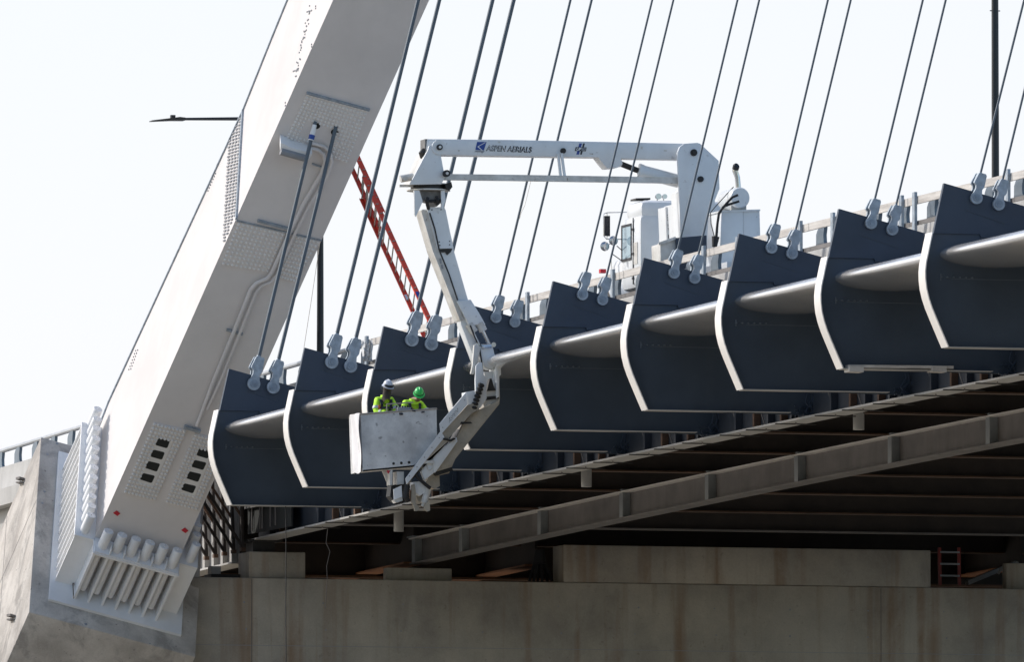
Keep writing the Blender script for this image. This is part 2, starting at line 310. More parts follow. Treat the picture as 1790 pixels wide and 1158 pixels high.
# ------------------------------------------------------------------ floor beams (fins)
Y5 = Yk(5); z5 = zk(Y5)
def l5(u, v):
    p = onY(u, v, Y5); return V((p.x-X0, 0, p.z-z5))
prof_px = [(944.5,571),(941,587),(937.5,604),(934.5,618),(933,632),(933.3,645),(935,660),(938.5,675),(943.5,690),(950,706),(958,725),(969.5,752)]
prof = [l5(*p) for p in prof_px]
A_ = l5(966,492); D_ = l5(1108,532)
def make_fin():
    r = thing('floor_beam', (X0, Y9, zk(Y9)), 'x', 'floor beam', 'navy steel floor beam ends along the deck edge')
    o = V((X0, Y9, zk(Y9)))
    m_ = MB(); body = [o+p for p in prof] + [o+V((3.35,0,-0.06)), o+V((3.35,0,prof[0].z))]
    m_.prism([p+V((0.0,-0.015,0)) for p in body], (0,0.03,0)); m_.build('web', navy, r)
    # edge flange following the curved nose
    n = len(prof); m_ = MB(); vs = []
    for i, p in enumerate(prof):
        d = (prof[min(i+1,n-1)]-prof[max(i-1,0)]).normalized(); nn = V((d.z,0,-d.x)); 
        if nn.x > 0: nn = -nn
        for (yy, t) in ((-0.19,0.0),(0.19,0.0),(0.19,0.02),(-0.19,0.02)): vs.append(o+p+nn*t+V((0,yy,0)))
    fs = [[i*4+k, i*4+(k+1) % 4, (i+1)*4+(k+1) % 4, (i+1)*4+k] for i in range(n-1) for k in range(4)]+[[3,2,1,0],[(n-1)*4+k for k in range(4)]]
    m_.add(vs, fs); m_.build('edge_flange', edgew, r, ang=50)
    # bottom flange
    m_ = MB(); b = prof[-1]
    m_.prism([o+V((b.x+0.02,-0.17,b.z-0.016)), o+V((2.90,-0.17,-0.026)), o+V((2.90,-0.17,-0.01)), o+V((b.x+0.02,-0.17,b.z))], (0,0.34,0)); m_.build('bottom_flange', lightst, r)
    # hanger plate, standing proud of the web
    m_ = MB(); B = prof[0]
    m_.prism([o+V((q.x,-0.06,q.z)) for q in (V((B.x+0.05,0,B.z-0.005)), A_, D_, V((D_.x-0.05,0,D_.z-0.02)), V((D_.x+0.55,0,D_.z-0.18)), V((D_.x+0.55,0,B.z-0.06)), V((B.x+0.95,0,B.z-0.06)), V((B.x+0.93,0,B.z-0.005)))], (0,0.09,0))
    m_.build('hanger_plate', navy_l, r)
    # weld line + small lugs of the bolted seam
    m_ = MB(); p0 = o+l5(1000,535)+V((0,-0.062,0)); p1 = o+l5(1062,556)+V((0,-0.062,0)); m_.bar(p0, p1, 0.012, 0.012); m_.build('weld_seam', navy, r)
    m_ = MB()
    q0 = l5(962,641); 
    for i in range(6):
        c = o+V((q0.x+i*0.118, -0.016, q0.z)); m_.dome(c, (0,-1,0), 0.02, 0.03)
        m_.box((c.x-0.03,c.x+0.012), (c.y-0.02,c.y), (c.z-0.006,c.z+0.008))
    m_.box((o.x+q0.x-0.02,o.x+q0.x+0.0), (o.y-0.03,o.y-0.01), (o.z+q0.z-0.06,o.z+q0.z+0.06))
    m_.box((o.x+q0.x+0.2,o.x+3.0), (o.y-0.018,o.y-0.01), (o.z+q0.z-0.03,o.z+q0.z-0.022)); m_.build('bolted_seam', galvd, r)
    # inboard continuation under the deck
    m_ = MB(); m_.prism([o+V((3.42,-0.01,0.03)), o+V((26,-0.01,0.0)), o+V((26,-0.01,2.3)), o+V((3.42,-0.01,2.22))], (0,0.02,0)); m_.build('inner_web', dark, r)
    m_ = MB(); m_.box((o.x+3.6,o.x+26), (o.y-0.18,o.y+0.18), (o.z-0.005,o.z+0.025)); m_.build('inner_flange', rustd, r)
    return r
fin = make_fin()
notes = {1:'navy floor beam end at the far left beside the arch foot, lowest of the row',
 2:'second navy floor beam end from the left, just left of the work basket',
 3:'navy floor beam end directly behind the two workers in hi-vis jackets',
 4:'navy floor beam end half hidden behind the hinged elbow of the white lift boom',
 5:'navy floor beam end just right of the white lift boom, fifth along the row',
 6:'navy floor beam end whose plate hides the bottom of the truck cab',
 7:'navy floor beam end just below the square white box of the truck',
 8:'navy floor beam end with a timber plank clamped under its bottom edge',
 9:'navy floor beam end at the right edge of the picture, highest of the row'}
for k in range(1, 10):
    r = fin if k == 9 else copy_tree(fin)
    r.location = (X0, Yk(k), zk(Yk(k))); r['label'] = notes[k]
# ------------------------------------------------------------------ longitudinal edge tube through all fins
cx = l5(1046,606); rx, rzz = 1.02, 0.225
pw = lambda c: math.copysign(abs(c)**0.97, c)
sec = [(cx.x+rx*pw(math.cos(2*math.pi*k/48)), cx.z+rzz*pw(math.sin(2*math.pi*k/48))) for k in range(48)]
et = thing('edge_tube', (X0+cx.x, 230, zk(230)+cx.z), 'smooth silver tube running through every navy floor beam end along the deck edge', 'tube')
loftY(sec, [Yk(1)+0.3]+[Yk(1)-6.1*i for i in range(1, 10)]+[196]).build('tube_shell', tubem, et)
# ------------------------------------------------------------------ edge girder behind the fins
girdm = mat('girder_shaded_navy', (0.028,0.036,0.050), 0.5, 0, 0.2, 1.0)  # navy darkened so the colour holds the shade behind the fins
eg = thing('edge_girder', (X0+3.35, 240, zk(240)), 'navy edge girder running under the deck behind the fins, pale underside flange', 'girder')
GYS = [196+4*i for i in range(19)]+[274.4]
loftY([(3.34,-0.1),(3.34,2.2),(3.37,2.2),(3.37,-0.1)], GYS).build('web', girdm, eg)
loftY([(3.10,-0.145),(3.10,-0.105),(3.62,-0.105),(3.62,-0.145)], GYS).build('bottom_flange', lightst, eg)
i_ = 0
for k in range(0, 10):
    for j, dy in enumerate((0.8, 1.45, 2.3, 3.2, 4.4)):
        Y = Yk(k)+dy-0.0
        if Y > 273 or Y < 200: continue
        m_ = MB(); z = zk(Y); m_.box((X0+3.20,X0+3.335), (Y-0.05,Y+0.05), (z-0.10,z+2.0))
        m_.build('stiffener', rust if j in (1,3) else girdm, eg)
for k in range(1, 10):     # transverse form rods under the flange, slanting form struts above it
    for dy in (1.0, 2.9, 4.6):
        Y = Yk(k)+dy; z = zk(Y)-0.165; m_ = MB(); m_.tube((X0+2.95,Y,z), (X0+3.78,Y,z), 0.012, seg=6); m_.build('form_rod', grime, eg)
        m_ = MB(); m_.tube((X0+3.15,Y+0.2,z+0.9), (X0+3.30,Y-0.25,z-0.02), 0.014, seg=6); m_.build('form_strut', strm, eg)
rnd = random.Random(3)
for k in range(1, 10):     # bolt clusters and hose bundles at every fin / girder joint
    Y = Yk(k)-0.03; z = zk(Y); m_ = MB()
    for i in range(60):
        m_.dome((X0+3.0+rnd.random()*0.75, Y-0.01, z-0.10+rnd.random()*0.22), (0,-1,0), 0.016, 0.035)
    for q in range(4):
        a = V((X0+3.2+rnd.random()*0.3, Y-0.1, z+0.35)); pts = [a+V((0.16*math.sin(t*1.3+q)*t/5, -0.05, -0.09*t)) for t in range(6)]; m_.path(pts, 0.014, 6)
    tag(m_.build('joint_bolts', navy_l, eg), kind='stuff')
# dark panel added to imitate the near-black shade at the girder end, with rods
fp = thing('added_dark_screen', onX(465,915,X0+3.12), 'dark form panels added to blacken the shaded girder end, with thin pale rods', 'form panel')
ya, yb = onX(434,915,X0+3.1).y-0.05, onX(512,900,X0+3.1).y
m_ = MB(); ym = (ya+yb)/2
for y0_, y1_ in ((yb, ym-0.01), (ym+0.01, min(ya, 274.3))): m_.box((X0+3.06,X0+3.10), (y0_,y1_), (zk(ym)-0.02, zk(ym)+2.0))
m_.build('panel', holem, fp)
for u in (439,453,457,471,480): 
    q = onX(u,900,X0+3.0); m_ = MB(); m_.tube((X0+3.02,q.y,zk(q.y)+0.05), (X0+3.02,q.y,zk(q.y)+1.9), 0.018, seg=6); m_.build('rod', strm, fp)
m_ = MB(); m_.box((X0+2.98,X0+3.05), (ym-0.5, min(ya,274.3)), (zk(ym)+0.55, zk(ym)+0.72)); m_.build('waler', grease, fp)
# inner floor beams beyond the fins
for k in (0,-1,):
    o = V((X0, Yk(k), zk(Yk(k))))
    r = thing('cross_beam', o, 'dark cross beam under the deck, %s' % ('second from the pier wall, pale lower edge' if k == 0 else 'nearest to the pier wall'), 'floor beam', 'dark cross beams under the deck')
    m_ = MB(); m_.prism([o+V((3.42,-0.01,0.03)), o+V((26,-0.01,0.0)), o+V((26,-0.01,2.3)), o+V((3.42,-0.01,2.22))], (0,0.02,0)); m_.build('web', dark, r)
    m_ = MB(); m_.box((o.x+3.6,o.x+26), (o.y-0.18,o.y+0.18), (o.z-0.005,o.z+0.025)); m_.build('flange', rust if k else strm, r)
# stringer hanging under the floor beams
st = thing('underside_stringer', (X0+7.15, 240, zk(240)-0.3), 'weathered grey steel beam hung below the deck, running diagonally above the pier', 'beam')
SY = [196+4*i for i in range(19)]+[Yk(-0.66)]
loftY([(7.14,-0.56),(7.14,0.0),(7.16,0.0),(7.16,-0.56)], SY).build('web', strm, st)
loftY([(6.93,-0.03),(6.93,0.0),(7.37,0.0),(7.37,-0.03)], SY).build('top_flange', edgew, st)  # pale colour stands in for the bright line of light along this flange
loftY([(6.95,-0.59),(6.95,-0.56),(7.35,-0.56),(7.35,-0.59)], SY).build('bottom_flange', strm, st)
for k in range(-1, 12):
    Y = Yk(k) if k >= 0 else Yk(-0.62)
    if Y < 197: continue
    m_ = MB(); z = zk(Y); m_.box((X0+6.97,X0+7.138), (Y-0.12,Y+0.12), (z-0.555,z-0.035)); m_.box((X0+6.90,X0+7.40), (Y-0.3,Y+0.3), (z+0.0,z+0.035))
    m_.build('bracket', stiffm, st)
# drain pipes
for (u, v0, v1, lab) in ((697,880,930,'short grey drain pipe below the deck right of the lift boom foot'),(1025,815,852,'short grey drain pipe below the deck under the middle fins'),(1501,715,752,'short grey drain pipe below the deck towards the right side')):
    p = onX(u, v1, X0+4.3); q = V((p.x, p.y, zk(p.y)+1.6)); m_ = MB()
    r = thing('drain_pipe', p, lab, 'drain pipe', 'drain pipes under the deck')
    m_.tube(p, q, 0.11, seg=16); m_.build('pipe', lightst, r)
    m_ = MB(); m_.tube(p+V((0,0,0.5)), p+V((0,0,0.56)), 0.135, seg=16); m_.build('collar', strm, r)
# timber plank under fin 8
m_ = MB(); Y = Yk(8)-0.1
m_.slab([(1484,638),(1667,640),(1667,645),(1484,643)], Y-0.12, 0.24); 
tp = thing('timber_plank', onY(1570,643,Y), 'long timber plank clamped under the eighth navy floor beam end', 'plank'); m_.build('board', railm, tp)
for u in (1485,1630):
    m_ = MB(); m_.slab([(u,640),(u+25,641),(u+25,651),(u,650)], Y-0.16, 0.32); m_.build('clamp', railm, tp)
# ------------------------------------------------------------------ arch rib
AL = math.atan(0.25)
NN = V((math.cos(AL), 0, -math.sin(AL))); ES = V((math.sin(AL), 0, math.cos(AL))); EY = V((0,1,0))
RW = 1.97
OB_PT = V((65.424*NN.x, 0, 65.424*NN.z))          # a point on the outboard face plane (n . p = 65.424)
O_ = onP(130, 1022, OB_PT, NN)
def rp(Y, s, n=0.0): return O_ + EY*(Y-O_.y) + ES*s + NN*n
def s_in(Y):
    d = O_.y-Y
    return 1.215*d if Y > 262 else 1.215*(O_.y-262) + 1.215*(262-Y) - 0.5*0.010*(262-Y)**2
INT = [O_.y, 271.3, 269, 266.44, 264.6, 262.75]+[258-4*i for i in range(14)]
EXT = [(275.3,1.9),(273.95,4.24),(271.07,7.39),(268.2,10.53),(267.2,12.1),(266.63,12.94)]
for Y in INT[6:]: EXT.append((Y+3.4+0.02*(262-Y), s_in(Y)+1.0-0.012*(262-Y)))
ar = thing('arch_rib', O_+NN*RW/2, 'huge off-white steel box arch rib rising from the concrete block to the upper right', 'arch rib')
m_ = MB(); vs = []
for Y, (Ye, se) in zip(INT, EXT):
    vs += [rp(Y, s_in(Y), 0), rp(Y, s_in(Y), RW), rp(Ye, se, RW), rp(Ye, se, 0)]
n = len(INT)
m_.add(vs, [[i*4+k, i*4+(k+1) % 4, (i+1)*4+(k+1) % 4, (i+1)*4+k] for i in range(n-1) for k in range(4)]+[[3,2,1,0],[(n-1)*4+k for k in range(4)]])
m_.build('rib_box', arch, ar, ang=20)
# lip along the upper outboard edge and along the splice line
m_ = MB()
for i in range(n-1):
    a = rp(*EXT[i], -0.035); b = rp(*EXT[i+1], -0.035); e = (rp(EXT[i][0], EXT[i][1])-rp(INT[i], s_in(INT[i]))).normalized()
    m_.prism([a, b, b+e*0.03, a+e*0.03], NN*0.08)
m_.build('edge_lip', galv, ar)
MV = (rp(268.2,10.53)-rp(266.44,8.02)).normalized()        # across-depth direction of the section
TV = (rp(262.75, s_in(262.75))-rp(O_.y, 0)).normalized()   # direction up the rib
ED = TV.cross(NN); ED = ED if ED.y > 0 else -ED            # soffit inward normal
SO = -ED                                                   # soffit outward
def sf(u, v): return onP(u, v, O_, ED)
def ob(u, v): return onP(u, v, OB_PT, NN)
# field splice: seam cover + bolts on the outboard face
a = ob(425,195); b = ob(414,385)
m_ = MB(); m_.prism([a, b, b+TV*0.05, a+TV*0.05], -NN*0.045); m_.build('splice_strip', galv, ar)
m_ = MB()
for j in range(52):
    sv = 10.9 - j*0.078
    Ys_ = 266.44 + (sv-8.02)*(268.2-266.44)/(10.53-8.02)
    for i in range(4):
        Yc_ = Ys_+0.12+i*0.255+(0.05 if j % 3 == 0 else 0)
        if sv < s_in(Yc_)+0.06 or sv > 10.53-1.094*(Yc_-268.2)-0.10: continue
        q = rp(Yc_, sv, 0); 
        for d_ in (0.0, 0.085): m_.obox(q+EY*d_, EY*0.068, ES*0.036, -NN*0.028)
tag(m_.build('splice_bolts', greyd, ar), kind='stuff')
# scattered fasteners on the outboard face
rnd = random.Random(11); FP = []
for i in range(20):
    c = ob(541-i*1.15, 22+i*5.3)
    for j in range(2): FP.append(c + MV*(rnd.random()-0.5)*0.45 + TV*(rnd.random()-0.5)*0.30)
for (u, v) in ((537,22),(552,12),(552,16),(513,126),(545,79),(545,83),(499,181),(499,186)):
    for j in range(4 if v in (22,126) else 1): FP.append(ob(u+j*2.6, v-j*0.8))
for i in range(7):
    for j in range(2): FP += [ob(377-i*2.2+j*-4, 305+i*5+j), ob(241-i*2+j*-3.5, 614+i*5.5+j)]
for q in FP:
    m_ = MB(); m_.obox(q, TV*0.022, MV*0.026, -NN*0.02); m_.build('fastener', greyd, ar)
# bolted plates on the soffit
def quad_grid(mb, TL, TR, BR, BL, nx, ny, skip=None, r=0.033, h=0.03, off=0.02):
    for j in range(ny):
        for i in range(nx):
            u = (i+0.5)/nx; v = (j+0.5)/ny
            if skip and skip(u, v): continue
            p = TL.lerp(TR, u).lerp(BL.lerp(BR, u), v); mb.dome(p+SO*off, SO, r, h)
def plate(name, c4, th=0.02):
    m_ = MB(); m_.prism(c4, SO*th); return m_.build(name, arch, ar)
c4 = [sf(537,161), sf(645,190), sf(607,286), sf(499,240)]
plate('anchor_plate', c4)
m_ = MB(); quad_grid(m_, *c4, 17, 15, lambda u, v: (0.18 < u < 0.66 and 0.50 < v < 0.86)); tag(m_.build('plate_bolts', archb, ar), kind='stuff')
m_ = MB(); m_.bar(sf(536,161)+SO*0.03, sf(646,191)+SO*0.03, 0.05, 0.05, SO); m_.build('plate_lip', galv, ar)
for c4, nx in (([sf(415,387), sf(499,407), sf(470,477), sf(385,463)], 11), ([sf(512,408), sf(561,420), sf(514,494), sf(478,484)], 7)):
    plate('splice_plate', c4); m_ = MB(); quad_grid(m_, *c4, nx, 11); tag(m_.build('plate_bolts', archb, ar), kind='stuff')
m_ = MB(); m_.bar(sf(413,385)+SO*0.02, sf(562,420)+SO*0.02, 0.03, 0.03, SO); m_.bar(sf(450,384)+SO*0.04, sf(507,399)+SO*0.04, 0.05, 0.06, SO); m_.build('splice_lip', galv, ar)
# access panels with four openings each
for (TLp, TRp, BRp, BLp, ho) in (((268,738),(327,752),(272,876),(215,862), [((277,765),(297,770),(292,783),(271,777)),((268,785),(288,790),(283,803),(262,797)),((259,805),(280,810),(274,824),(253,817)),((250,826),(271,831),(265,844),(244,837))]),
                            ((340,757),(395,771),(345,893),(288,879), [((348,783),(368,788),(363,801),(343,795)),((340,803),(361,808),(355,821),(334,815)),((331,823),(352,828),(346,842),(325,835)),((322,844),(343,849),(337,862),(316,855))])):
    c4 = [sf(*TLp), sf(*TRp), sf(*BRp), sf(*BLp)]
    plate('access_panel', c4)
    m_ = MB(); quad_grid(m_, *c4, 9, 20, lambda u, v: 0.30 < u < 0.74 and 0.18 < v < 0.82, r=0.038, h=0.035); tag(m_.build('panel_bolts', archb, ar), kind='stuff')
    ctr = (c4[0]+c4[1]+c4[2]+c4[3])/4; inner = [ctr+(c-ctr)*0 for c in c4]
    def bil(u, v): return c4[0].lerp(c4[1], u).lerp(c4[3].lerp(c4[2], u), v)
    cov = MB(); cov.prism([bil(0.29,0.19)+SO*0.02, bil(0.75,0.19)+SO*0.02, bil(0.75,0.83)+SO*0.02, bil(0.29,0.83)+SO*0.02], SO*0.012); cv = cov.build('panel_cover', archb, ar)
    m_ = MB()
    for h in ho:
        h = [sf(*q) for q in h]; poly = []
        for i in range(4):
            p = h[i]; a_ = h[i-1]; b_ = h[(i+1) % 4]; la = (a_-p).normalized()*0.03; lb = (b_-p).normalized()*0.03
            poly += [p+la, p+la*0.35+lb*0.35, p+lb]
        m_.prism([q+SO*0.033 for q in poly], SO*0.003)
    m_.build('openings', holem, ar)
# red paint marks
for (u, v) in ((204,897),(323,927)):
    m_ = MB(); m_.prism([sf(u-6,v)+SO*0.003, sf(u,v-4)+SO*0.003, sf(u+6,v+1)+SO*0.003, sf(u+1,v+5)+SO*0.003], SO*0.02); m_.build('red_mark', redmk, ar)
# conduits
c1 = [(532,253),(556,258),(565,266),(568,279),(562,298),(530,353),(503,409),(475,472),(467,483),(448,491),(438,502),(409,575),(374,660),(344,741)]
m_ = MB(); m_.path([sf(*p)+SO*0.09 for p in c1], 0.042, 10); m_.build('conduit', arch, ar)
m_ = MB(); m_.path([sf(*p)+SO*0.09 for p in [(538,245),(566,252),(576,262),(580,278),(573,301),(540,356),(512,411),(484,476),(474,489),(457,496),(447,508),(419,578),(386,660),(362,712)]], 0.035, 10); m_.build('conduit', arch, ar)
m_ = MB(); m_.bar(sf(322,744)+SO*0.06, sf(350,752)+SO*0.06, 0.07, 0.07, SO)
m_.build('conduit_tray', galv, ar)
m_ = MB(); m_.bar(sf(396,575)+SO*0.04, sf(424,583)+SO*0.04, 0.05, 0.05, SO); m_.bar(sf(545,285)+SO*0.03, sf(565,292)+SO*0.03, 0.03, 0.03, SO); m_.build('conduit_clip', galv, ar)
# floodlight housing
m_ = MB(); hs = [sf(488,250), sf(489,234), sf(496,237), sf(510,244), sf(535,250), sf(545,254), sf(538,266)]
m_.prism(hs, SO*0.34); fl = m_.build('floodlight', basew, ar, bevel=0.02)
m_ = MB(); q0 = sf(489,249)+SO*0.345; q1 = sf(536,262)+SO*0.345; pd = TV*0.10
m_.path([q0-TV*0.0, q0.lerp(q1,0.33), q0.lerp(q1,0.66), q1], 0.085, 8); m_.build('lens', greyd, fl, origin=ROOTLOC['floodlight'])
# dark hanger holes
for (u, v) in ((553,219),(585,230)):
    p = sf(u, v); m_ = MB(); m_.dome(p+SO*0.02, SO, 0.085, 0.01, 16); m_.build('hanger_hole', holem, ar)
# ---- base: plate, skirts and anchor tubes
BV = NN.cross(MV).normalized(); BV = BV if BV.z > 0 else -BV      # base plate normal (up the rib)
def bp(n_, m_v, t): return O_+NN*n_+MV*m_v+TV*t
DD = 3.16
m_ = MB(); m_.prism([bp(-0.565,-0.62,-0.06), bp(2.567,-0.62,-0.06), bp(2.567,3.72,-0.06), bp(-0.565,3.72,-0.06)], TV*0.06); m_.build('base_plate', basew, ar)
HS = 1.32
def skirt_side(n0, n1):
    m_ = MB(); nn = 13
    for i in range(nn):
        mm = -0.02+i*(DD+0.06)/(nn-1)
        if i == 0: continue
        m_.obox(bp(n0, mm-0.012, 0.0), NN*(n1-n0), MV*0.035, TV*(HS-0.03))
    m_.build('skirt_ribs', basew, ar)
    m_ = MB(); m_.obox(bp(n0, -0.06, 0.0), NN*(n1-n0), MV*0.04, TV*(HS-0.03)); m_.build('end_plate', basew, ar)
    m_ = MB(); m_.obox(bp(min(n0,n1)-0.02, -0.08, HS-0.03), NN*(abs(n1-n0)+0.02), MV*(DD+0.14), TV*0.05); m_.build('cap_plate', basew, ar)
skirt_side(-0.46, 0.0); skirt_side(RW+0.46, RW)
def anchor_tube(c, r=0.105, h=0.44):
    m_ = MB(); d = TV
    a_ = d.orthogonal().normalized()
    m_.path([c-d*0.03, c, c+d*h, c+d*(h+0.012)], [r*0.98, r, r, r*0.93], 16); m_.dome(c+d*(h+0.012), d, 0.02, 0.03)
    m_.build('anchor_tube', basew, ar)
for i in range(12):
    anchor_tube(bp(-0.26, 0.10+i*0.283, HS+0.02)); 
for i in range(3): anchor_tube(bp(RW+0.26, 0.10+i*0.283, HS+0.02))
for i in range(6):
    m_ = MB(); c = bp(0.155+i*0.321, -0.20, 0.12); m_.tube(c, c+TV*(HS-0.16), 0.085, seg=12); m_.build('anchor_sleeve', basew, ar)
m_ = MB()
for i in range(8):
    nq = 0.0+i*(RW)/7.0 if i < 7 else RW
    if i == 7: continue
    nq = i*(RW-0.05)/6.0
    m_.prism([bp(nq, -0.42, 0.0), bp(nq, 0.0, 0.0), bp(nq, 0.0, HS-0.03), bp(nq, -0.42, HS-0.03)], NN*0.05)
m_.build('skirt_ribs', basew, ar)
m_ = MB(); m_.obox(bp(-0.03, -0.46, HS-0.03), NN*(RW+0.06), MV*0.46, TV*0.05); m_.obox(bp(0.0, -0.44, HS+0.02), NN*RW, MV*0.40, TV*0.03); m_.build('cap_plate', basew, ar)
for i in range(6):
    c = bp(0.17+i*0.327, -0.23, HS+0.05); anchor_tube(c, 0.115, 0.42)
for i in range(5): m_ = MB(); m_.obox(bp(0.335+i*0.327, -0.44, HS+0.05), NN*0.015, MV*0.2, TV*0.16); m_.build('cap_gusset', basew, ar)
m_ = MB(); 
for i in range(6): m_.dome(bp(0.17+i*0.327, -0.02, 0.16), -MV, 0.022, 0.01)
m_.build('yellow_marks', yelmk, ar)
m_ = MB(); m_.tube(ob(132,1022)-NN*0.06, ob(133,1048)-NN*0.06, 0.015, seg=6); m_.dome(ob(131,1022)-NN*0.03, -NN, 0.05, 0.03, 8); m_.build('drain_wire', strm, ar)

# ------------------------------------------------------------------ concrete thrust block
tb = thing('thrust_block', bp(1, 1.5, -3), 'massive pale leaning concrete block carrying the white foot of the arch', 'concrete block')
m_ = MB()
n0, n1, m0, m1 = -0.99, 2.95, -1.07, 4.07
face = [bp(n0,m0,-0.07), bp(n1,m0,-0.07), bp(n1,m1,-0.07), bp(n0,m1,-0.07)]
DN = -(TV*0.97 + EY*-0.05 + V((0.14,0,0)))
m_.prism(face, -TV*16); m_.build('block', conc, tb, bevel=0.03, seg=2)
# formwork joints and stains on the face, step notches on the sunlit side
m_ = MB()
for tt in (2.3, 4.9, 7.2): m_.obox(bp(n0-0.004, m0-0.0, -tt), NN*0.002, MV*(m1-m0), TV*0.02)
m_.obox(bp(n0-0.004, 2.2, -9), NN*0.002, MV*0.02, TV*8.9)
m_.build('form_joints', strm, tb)
for (u, v) in ((43,840),(27,1080)):
    p = onP(u, v, bp(n0,0,0), NN); m_ = MB(); m_.obox(p-NN*0.12, NN*0.12, EY*0.35, V((0,0,0.05))); m_.obox(p-NN*0.12+V((0,0,-0.08)), NN*0.12, EY*0.35, V((0,0,0.03))); m_.build('step_iron', strm, tb)
m_ = MB(); rnd = random.Random(5)
for q in [(83,795),(100,776),(78,860),(97,885),(74,880),(150,1092),(262,1126)]:
    p = onP(q[0], q[1], face[0]-MV*0.0, BV); m_.dome(p+BV*0.0, BV, 0.02+rnd.random()*0.02, 0.008, 7)
m_.build('form_tie_holes', greyd, tb)
# ------------------------------------------------------------------ pier crossbeam, pedestals
PY = 273.6
pcb = thing('pier_crossbeam', (onY(1000,1100,PY).x, PY, 10), 'broad stained concrete pier wall filling the bottom of the picture under the deck', 'pier wall')
xl = onY(335,1013,PY).x; zt = onY(1000,1019,PY).z
m_ = MB(); m_.box((xl, 112), (PY, PY+3.6), (-3, zt)); m_.build('wall', concd, pcb, bevel=0.03)
m_ = MB()
for u in (1540, 500-60): 
    x = onY(u,1100,PY).x; m_.box((x-0.008,x+0.008), (PY-0.004,PY+0.01), (-2, zt-0.02))
m_.build('vertical_joints', strm, pcb)
m_ = MB(); m_.box((xl+0.1,111), (PY-0.003,PY+0.01), (zt-1.52,zt-1.508)); m_.build('lift_joint', greyd, pcb)
rnd = random.Random(21)
for i in range(11):
    for zz in (0.55, 1.15):
        x_ = xl+1.2+i*1.83+rnd.random()*0.1; m_ = MB(); m_.tube((x_,PY-0.004,zt-zz), (x_,PY+0.02,zt-zz), 0.018+rnd.random()*0.008, seg=8); m_.build('tie_hole', greyd, pcb)
def pedestal(u0, u1, v0, Y, dep, lab, zb=zt):
    p0 = onY(u0, v0, Y); p1 = onY(u1, v0, Y); r = thing('pedestal', ((p0.x+p1.x)/2, Y+dep/2, zb), lab, 'pedestal', 'concrete pedestals on the pier wall')
    m_ = MB(); m_.box((p0.x,p1.x), (Y,Y+dep), (zb+0.002,p0.z)); m_.build('block', concd, r, bevel=0.025)
    return r, p0, p1
pedestal(435,534,965,PY+0.15,0.9,'square concrete pedestal on the pier wall at its left end, under the navy girder')
pedestal(676,790,993,PY+0.5,0.3,'low wide concrete pedestal under the end of the grey hung beam')
pedestal(985,1627,953,PY+0.02,0.85,'very long raised concrete block on top of the middle of the pier wall')
pedestal(1759,1990,985,PY+0.5,0.3,'concrete pedestal at the right edge of the picture on the pier wall')
# bearing under girder
br = thing('bridge_bearing', (X0+3.35, PY+0.8, 14.5), 'small dark bearing between the navy girder end and its pedestal', 'bearing')
m_ = MB(); zb = onY(480,965,PY+0.15).z; m_.box((X0+3.1,X0+3.6),(PY+0.4,PY+1.0),(zb,zb+0.22)); m_.box((X0+2.95,X0+3.75),(PY+0.3,PY+1.1),(zb+0.22,zb+0.28)); m_.build('bearing_block', grime, br)
# ------------------------------------------------------------------ approach span behind the pier
zq = onX(355,1000,X0+3.1); dz = zq.z-zk(zq.y)
ag = thing('approach_girder', (X0+3.1, 285, zk(285)), 'sunlit pale grey approach girder behind the rusty lattice brackets', 'girder', 'approach girders beyond the pier')
AY = [275.3+4*i for i in range(12)]
loftY([(3.10,dz+0.04),(3.10,2.2),(3.14,2.2),(3.14,dz+0.04)], AY).build('web', lightst, ag)
loftY([(2.96,dz),(2.96,dz+0.04),(3.5,dz+0.04),(3.5,dz)], AY).build('bottom_flange', lightst, ag)
for i in range(7):
    Y = 275.35+i*0.78; z = zk(Y); m_ = MB(); m_.box((X0+2.97,X0+3.098), (Y-0.02,Y+0.02), (z+dz+0.045,z+2.15)); m_.build('stiffener', lightst, ag)
# rusty lattice brackets in front of it
v0 = onX(424.5, 960.6, X0+2.92)
LB = ['closest to the navy girder end','second from the navy girder end','third from the navy girder end','fourth from the navy girder end','fifth, partly behind the arch','sixth, mostly hidden by the arch foot']
for i in range(6):
    Y = v0.y+i*0.78; x = X0+2.92; z = v0.z-zk(v0.y)+zk(Y)
    lb = thing('form_bracket', (x, Y, z), 'dark rusty lattice bracket on the sunlit girder, '+LB[i], 'bracket')
    m_ = MB(); m_.bar((x,Y,z), (x-0.10,Y,z+2.3), 0.10, 0.06, (1,0,0)); m_.build('post', dark, lb)
    m_ = MB(); m_.bar((x+0.02,Y,z), (x-1.35,Y,z+2.1), 0.06, 0.07, (0,1,0)); m_.build('diagonal', dark, lb)
    m_ = MB(); m_.bar((x-0.03,Y+0.06,z+0.75), (x-1.0,Y+0.06,z+2.2), 0.05, 0.06, (0,1,0)); m_.build('upper_diagonal', rust, lb)
    m_ = MB(); m_.box((x-0.05,x+0.05),(Y-0.06,Y+0.08),(z-0.05,z+0.03)); m_.build('foot_plate', rust, lb)
# dark approach girders inboard, weathering steel
for i, (u, v, lab, mm) in enumerate([(650,1000,'rust orange approach girder seen between the first two pedestals',orange),(860,1004,'rust orange approach girder seen left of the black tripod stand',orange),(1700,1005,'rust orange approach girder seen through the opening at the right',orange)]):
    p = onY(u, v, 279); r = thing('approach_girder', p, lab, 'girder', 'approach girders beyond the pier')
    d = p.z-zk(279); ax_ = p.x-X0
    loftY([(ax_-0.02,d),(ax_-0.02,d+1.7),(ax_+0.02,d+1.7),(ax_+0.02,d)], [275.5]+AY[1:]).build('web', dark, r)
    loftY([(ax_-0.25,d-0.04),(ax_-0.25,d),(ax_+0.25,d),(ax_+0.25,d-0.04)], [275.5]+AY[1:]).build('bottom_flange', mm, r)
